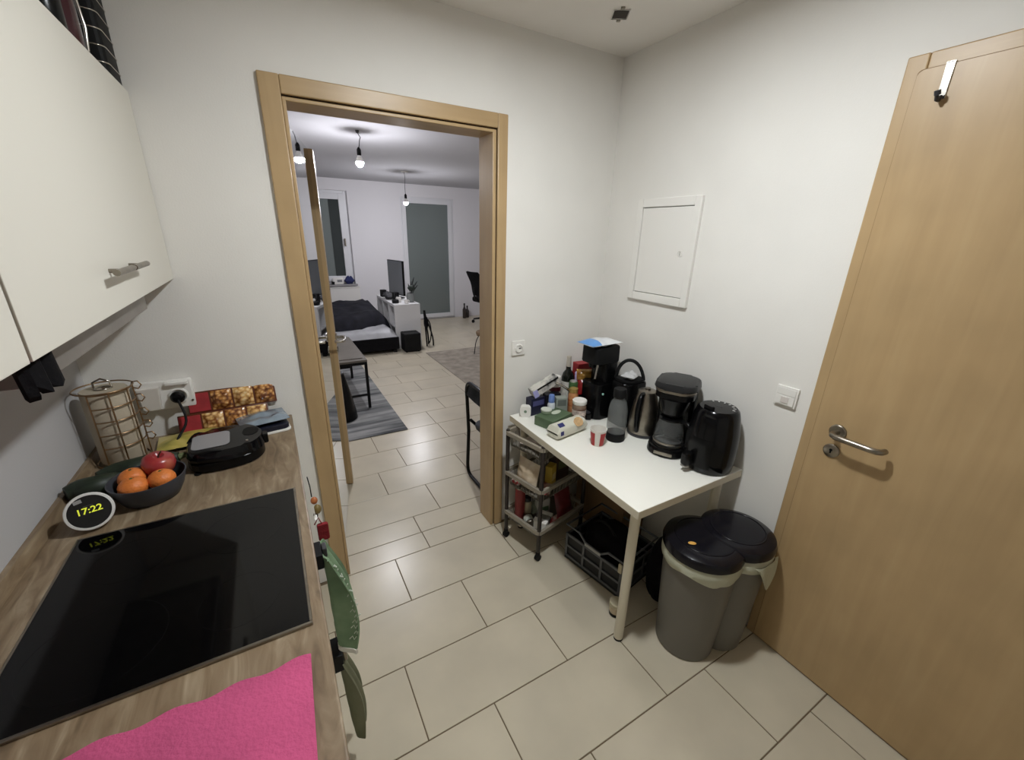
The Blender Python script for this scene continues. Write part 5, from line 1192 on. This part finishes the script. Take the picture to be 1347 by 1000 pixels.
    g = G(); g.box(hx-0.004, hx-0.001, -hy+0.04, hy-0.04, 0.0395, H-0.0385); g.obj('back_panel', mat('shelf_back', (120, 120, 120), 0.6), s, smooth=False)
    # monitor
    A = Vector((2.475, 4.575)); B = Vector((2.375, 5.06)); d = B-A; ln = d.length; rz = math.atan2(d.y, d.x)
    t = thing('monitor', 'monitor with a reflection-toned grey screen standing on the white shelf unit', 'monitor', (A.x, A.y, H+0.0005), rz)
    M_SCR = mat('screen_reflection', (124, 127, 130), 0.3)  # wall reflected in the screen is put into its colour as flat grey
    g = G(); g.box(0, ln, -0.012, 0.022, 0.055, 0.575, 0.004); g.obj('case', M_BLACKM, t)
    g = G(); g.box(0.008, ln-0.008, 0.0222, 0.0235, 0.07, 0.566); g.obj('screen', M_SCR, t, smooth=False)
    g = G(); g.cyl((ln/2, 0.0, 0.012), (ln/2, 0.0, 0.1), 0.016, seg=14); g.obj('neck', M_BLACKM, t)
    g = G(); g.prism(rrect(0.22, 0.15, 0.02, 4, ln/2, 0.0), 0.0, 0.012, bev=0.002); g.obj('foot', M_BLACKM, t)
    # objects around it
    def small_speaker(x, y, h, lab):
        t = thing('desk_speaker', lab, 'speaker', (x, y, H+0.0005), 0.2, 'small black speakers on the shelf')
        g = G(); g.box(-0.04, 0.04, -0.04, 0.04, 0.0, h, 0.006); g.obj('cabinet', M_BLACKM, t)
        g = G(); g.lathe([(0.026, 0), (0.026, 0.003), (0.02, 0.001), (0.001, 0.001)], m=TR(0, -0.0402, h*0.5) @ RX(PI/2), seg=18); g.obj('cone', M_DGREY, t)
    small_speaker(2.250, 5.02, 0.11, 'small black speaker at the far left of the shelf unit top'); small_speaker(2.315, 4.52, 0.13, 'small black speaker before the monitor')
    pillow('grey_cloth', 'dark grey cloth heap on the shelf unit', 'cloth', (2.265, 4.75, H+0.001), 0.12, 0.26, 0.10, mat('cloth_dgrey', (66, 66, 68), 0.9), 0.1, 6.6, crump=0.8)
    t = thing('headphones', 'black and white headphones lying at the near end of the shelf unit', 'headphones', (2.285, 4.33, H+0.001), 0.3)
    g = G(); g.lathe([(0.045, 0), (0.05, 0.01), (0.05, 0.04), (0.04, 0.05)], c=(-0.03, 0, 0), seg=20); g.obj('ear_cup', M_BLACKM, t)
    g = G(); g.lathe([(0.035, 0), (0.04, 0.01), (0.04, 0.06), (0.03, 0.075)], c=(0.055, 0.05, 0), seg=20); g.obj('ear_cup', M_WPLAST, t)
    g = G(); g.tube(bez((-0.03, 0, 0.045), (-0.03, 0.06, 0.15), (0.05, 0.12, 0.15), (0.055, 0.05, 0.07), 10), 0.008, 8); g.obj('headband', M_BLACKM, t)
    t = thing('white_mug', 'small white mug at the near edge of the shelf unit', 'mug', (2.395, 4.235, H+0.0005))
    g = G(); g.lathe([(0.026, 0), (0.03, 0.003), (0.032, 0.05), (0.030, 0.05), (0.028, 0.006), (0.001, 0.005)], seg=20); g.obj('mug', M_WPLAST, t)
    g = G(); g.tube(bez((0.031, 0, 0.04), (0.055, 0, 0.042), (0.05, 0, 0.012), (0.031, 0, 0.012), 8), 0.004, 6); g.obj('handle', M_WPLAST, t)
    # glass vase with dark dried stems
    t = thing('glass_vase', 'glass vase with dark stems at the near right of the shelf unit', 'vase', (2.495, 4.36, H+0.0005))
    g = G(); g.lathe([(0.045, 0), (0.055, 0.01), (0.058, 0.09), (0.045, 0.13), (0.043, 0.13), (0.055, 0.09), (0.052, 0.012), (0.04, 0.004)], seg=24); g.obj('glass', mat('vase_smoke', (132, 136, 134), 0.1), t)
    M_STEM = mat('dark_stem', (30, 32, 32), 0.7)
    for i, (dx, dy, h) in enumerate(((0.07, 0, 0.36), (0.11, -0.02, 0.30), (0.03, 0.02, 0.30), (-0.02, 0.01, 0.27), (0.13, 0.03, 0.24), (0.05, -0.04, 0.26))):
        g = G(); pts = bez((0, 0, 0.03), (dx*0.2, dy*0.2, h*0.5), (dx*0.6, dy*0.6, h*0.8), (dx, dy, h), 8); g.tube(pts, [0.003]*4+[0.004, 0.007, 0.009, 0.007, 0.003], 6); g.obj('stem', M_STEM, t)
    g = G(); g.ball((0.02, 0, 0.20), (0.055, 0.05, 0.045), 14, 10)
    for v in g.bm.verts: v.co += Vector((1, 1, 1))*0.012*mnoise.noise(v.co*30)
    g.obj('leaf_clump', mat('dark_leaf', (46, 54, 48), 0.8), t)
    # black cube beside the unit
    t = thing('subwoofer', 'black cube shaped subwoofer on the floor before the shelf unit', 'speaker', (2.365, 4.02, 0))
    g = G(); g.box(-0.12, 0.12, -0.11, 0.11, 0.012, 0.275, 0.012); g.obj('cabinet', M_BLACKM, t)
    for sx in (-1, 1):
        for sy in (-1, 1):
            g = G(); g.lathe([(0.014, 0.0005), (0.014, 0.0118)], c=(sx*0.09, sy*0.08, 0), seg=10); g.obj('foot', M_BLACK, t)
    g = G(); g.lathe([(0.085, 0), (0.085, 0.003), (0.07, 0.001), (0.001, 0.004)], m=TR(0, -0.1102, 0.14) @ RX(PI/2), seg=26); g.obj('driver', M_BLACKM, t)
    # folded kick scooter like black frame leaning on the unit's right side
    t = thing('black_tripod', 'folded black tripod leaning at the right side of the shelf unit', 'tripod', (2.645, 4.18, 0))
    for (x0, y0, x1, y1, z1) in ((0.06, 0.06, -0.01, 0.0, 0.55), (0.10, -0.05, 0.0, 0.0, 0.55), (-0.005, -0.06, -0.01, 0.0, 0.55)):
        g = G(); g.tube(bez((x0, y0, 0.008), (x0*1.2, y0, 0.2), (x1, y1, 0.4), (x1, y1, z1), 8), 0.012, 8); g.obj('leg', M_BLACKM, t)
    g = G(); g.ball((0.015, 0, 0.36), (0.035, 0.04, 0.10), 14, 10); g.obj('bag', M_BLFAB, t)
    g = G(); g.tube(bez((0.03, 0, 0.42), (0.11, 0, 0.36), (0.10, 0, 0.10), (0.05, 0, 0.04), 12), 0.009, 8); g.obj('strap', M_BLFAB, t)
    # office chair
    c = thing('office_chair', 'black office chair beside the balcony door', 'chair', (4.28, 5.35, 0), math.radians(-80))
    for i in range(5):
        a = 2*PI*i/5+0.3
        g = G(); g.tube([(0.03*math.cos(a), 0.03*math.sin(a), 0.11), (0.27*math.cos(a), 0.27*math.sin(a), 0.075)], [0.022, 0.014], 8); lg = g.obj('foot', M_BLACKM, c)
        g = G(); x, y = 0.275*math.cos(a), 0.275*math.sin(a); g.cyl((x-0.02*math.sin(a), y+0.02*math.cos(a), 0.0305), (x+0.02*math.sin(a), y-0.02*math.cos(a), 0.0305), 0.03, seg=14); g.obj('caster', M_BLACKM, lg)
    g = G(); g.cyl((0, 0, 0.10), (0, 0, 0.42), 0.026, seg=14); g.obj('column', M_BLACKM, c)
    g = G(); g.prism(rrect(0.48, 0.46, 0.10, 5), 0.421, 0.50, bev=0.02); g.obj('seat', M_BLFAB, c)
    g = G(); g.grid(lambda u, v: ((u-0.5)*0.44*(1-0.25*abs(2*v-1)**3), -0.22-0.05*math.sin(v*PI)*0-0.16*v+0.06*math.sin(v*PI)-0.04*(2*u-1)**2*-1, 0.54+0.45*v), 14, 14, 0.03); g.obj('backrest', M_BLFAB, c)
    g = G(); g.tube(bez((0, -0.1, 0.44), (0, -0.30, 0.42), (0, -0.33, 0.55), (0, -0.30, 0.70), 10), 0.018, 8); g.obj('back_support', M_BLACKM, c)
    for s_ in (-1, 1):
        g = G(); g.tube([(s_*0.2, 0.0, 0.45), (s_*0.27, 0.0, 0.47), (s_*0.28, -0.02, 0.66)], 0.014, 8); ar = g.obj('arm', M_BLACKM, c)
        g = G(); g.box(s_*0.28-0.035, s_*0.28+0.035, -0.15, 0.11, 0.661, 0.69, 0.012); g.obj('arm_pad', M_BLACKM, ar)
    # bottles on the floor near the far wall
    for (x, y, h, lab) in ((4.07, 5.98, 0.30, 'tall dark bottle on the floor by the far wall'), (4.15, 6.02, 0.24, 'short dark bottle on the floor by the far wall')):
        t = thing('floor_bottle', lab, 'bottle', (x, y, 0), group='dark bottles by the far wall')
        g = G(); g.lathe([(0.034, 0.0005), (0.037, 0.004), (0.037, h*0.58), (0.016, h*0.75), (0.014, h*0.9)], seg=18); g.obj('body', mat('bottle_dark', (58, 50, 46), 0.2), t)
        g = G(); g.lathe([(0.016, h*0.9+0.0003), (0.016, h)], seg=14); g.obj('cap', M_BLACKM, t)
    # small stool with wire legs at the right edge of the doorway
    t = thing('wire_stool', 'small brown stool with thin wire legs on the beige rug', 'stool', (3.22, 3.28, 0.010))
    g = G(); g.prism(rrect(0.26, 0.26, 0.12, 8), 0.30, 0.36, bev=0.02); g.obj('seat', mat('stool_brown', (126, 104, 80), 0.8), t)
    for i in range(4):
        a = PI/4+PI/2*i
        g = G(); g.tube(bez((0.08*math.cos(a), 0.08*math.sin(a), 0.30), (0.16*math.cos(a), 0.16*math.sin(a), 0.22), (0.15*math.cos(a), 0.15*math.sin(a), 0.1), (0.17*math.cos(a), 0.17*math.sin(a), 0.006), 10), 0.006, 6); g.obj('leg', M_BLACKM, t)
    # folding chair right behind the right jamb
    c = thing('folding_chair', 'black metal folding chair just behind the right door jamb', 'chair', (1.745, 0.36, 0))
    hy = 0.205
    # main frame: floor bar, sides, back
    def arc_frame():
        pts = []
        pts += [(0.0, -hy+0.06, 0.013), (0.0, hy-0.06, 0.013)]
        pts += bez((0.0, hy-0.06, 0.013), (0, hy-0.01, 0.013), (0.0, hy+0.012, 0.03), (0.002, hy+0.015, 0.09), 6)[1:]
        pts += [(0.012, hy+0.012, 0.35), (0.0, hy+0.005, 0.60)]
        pts += bez((0.0, hy+0.005, 0.60), (-0.01, hy, 0.70), (-0.015, hy-0.04, 0.735), (-0.015, hy-0.10, 0.74), 6)[1:]
        pts2 = [(x, -y, z) for (x, y, z) in reversed([tuple(p) for p in pts[2:]])]
        return [tuple(p) for p in pts]+pts2
    g = G(); g.tube(arc_frame(), 0.0125, 10, closed=True); g.obj('main_frame', M_BLACK, c)
    g = G(); g.grid(lambda u, v: (-0.012+0.02*math.sin(v*PI)*0-0.012*(1-(2*u-1)**2), (u-0.5)*2*(hy-0.01-0.05*v), 0.635+0.095*v), 18, 8, 0.012); g.obj('backrest', M_BLACK, c)
    g = G(); g.prism(rrect(0.36, 0.36, 0.07, 6, 0.20, 0.0), 0.405, 0.435, bev=0.010); g.obj('seat', mat('chair_pad', (52, 54, 60), 0.6), c)
    for s_ in (-1, 1):
        g = G(); g.tube([(0.012, s_*(hy-0.02), 0.445), (0.20, s_*(hy-0.025), 0.24), (0.36, s_*(hy-0.03), 0.035), (0.37, s_*(hy-0.03), 0.013)], 0.011, 8); g.obj('rear_leg', M_BLACK, c)
    g = G(); g.tube([(0.37, -(hy-0.03), 0.0125), (0.37, hy-0.03, 0.0125)], 0.011, 8); g.obj('rear_bar', M_BLACK, c)
build_living()
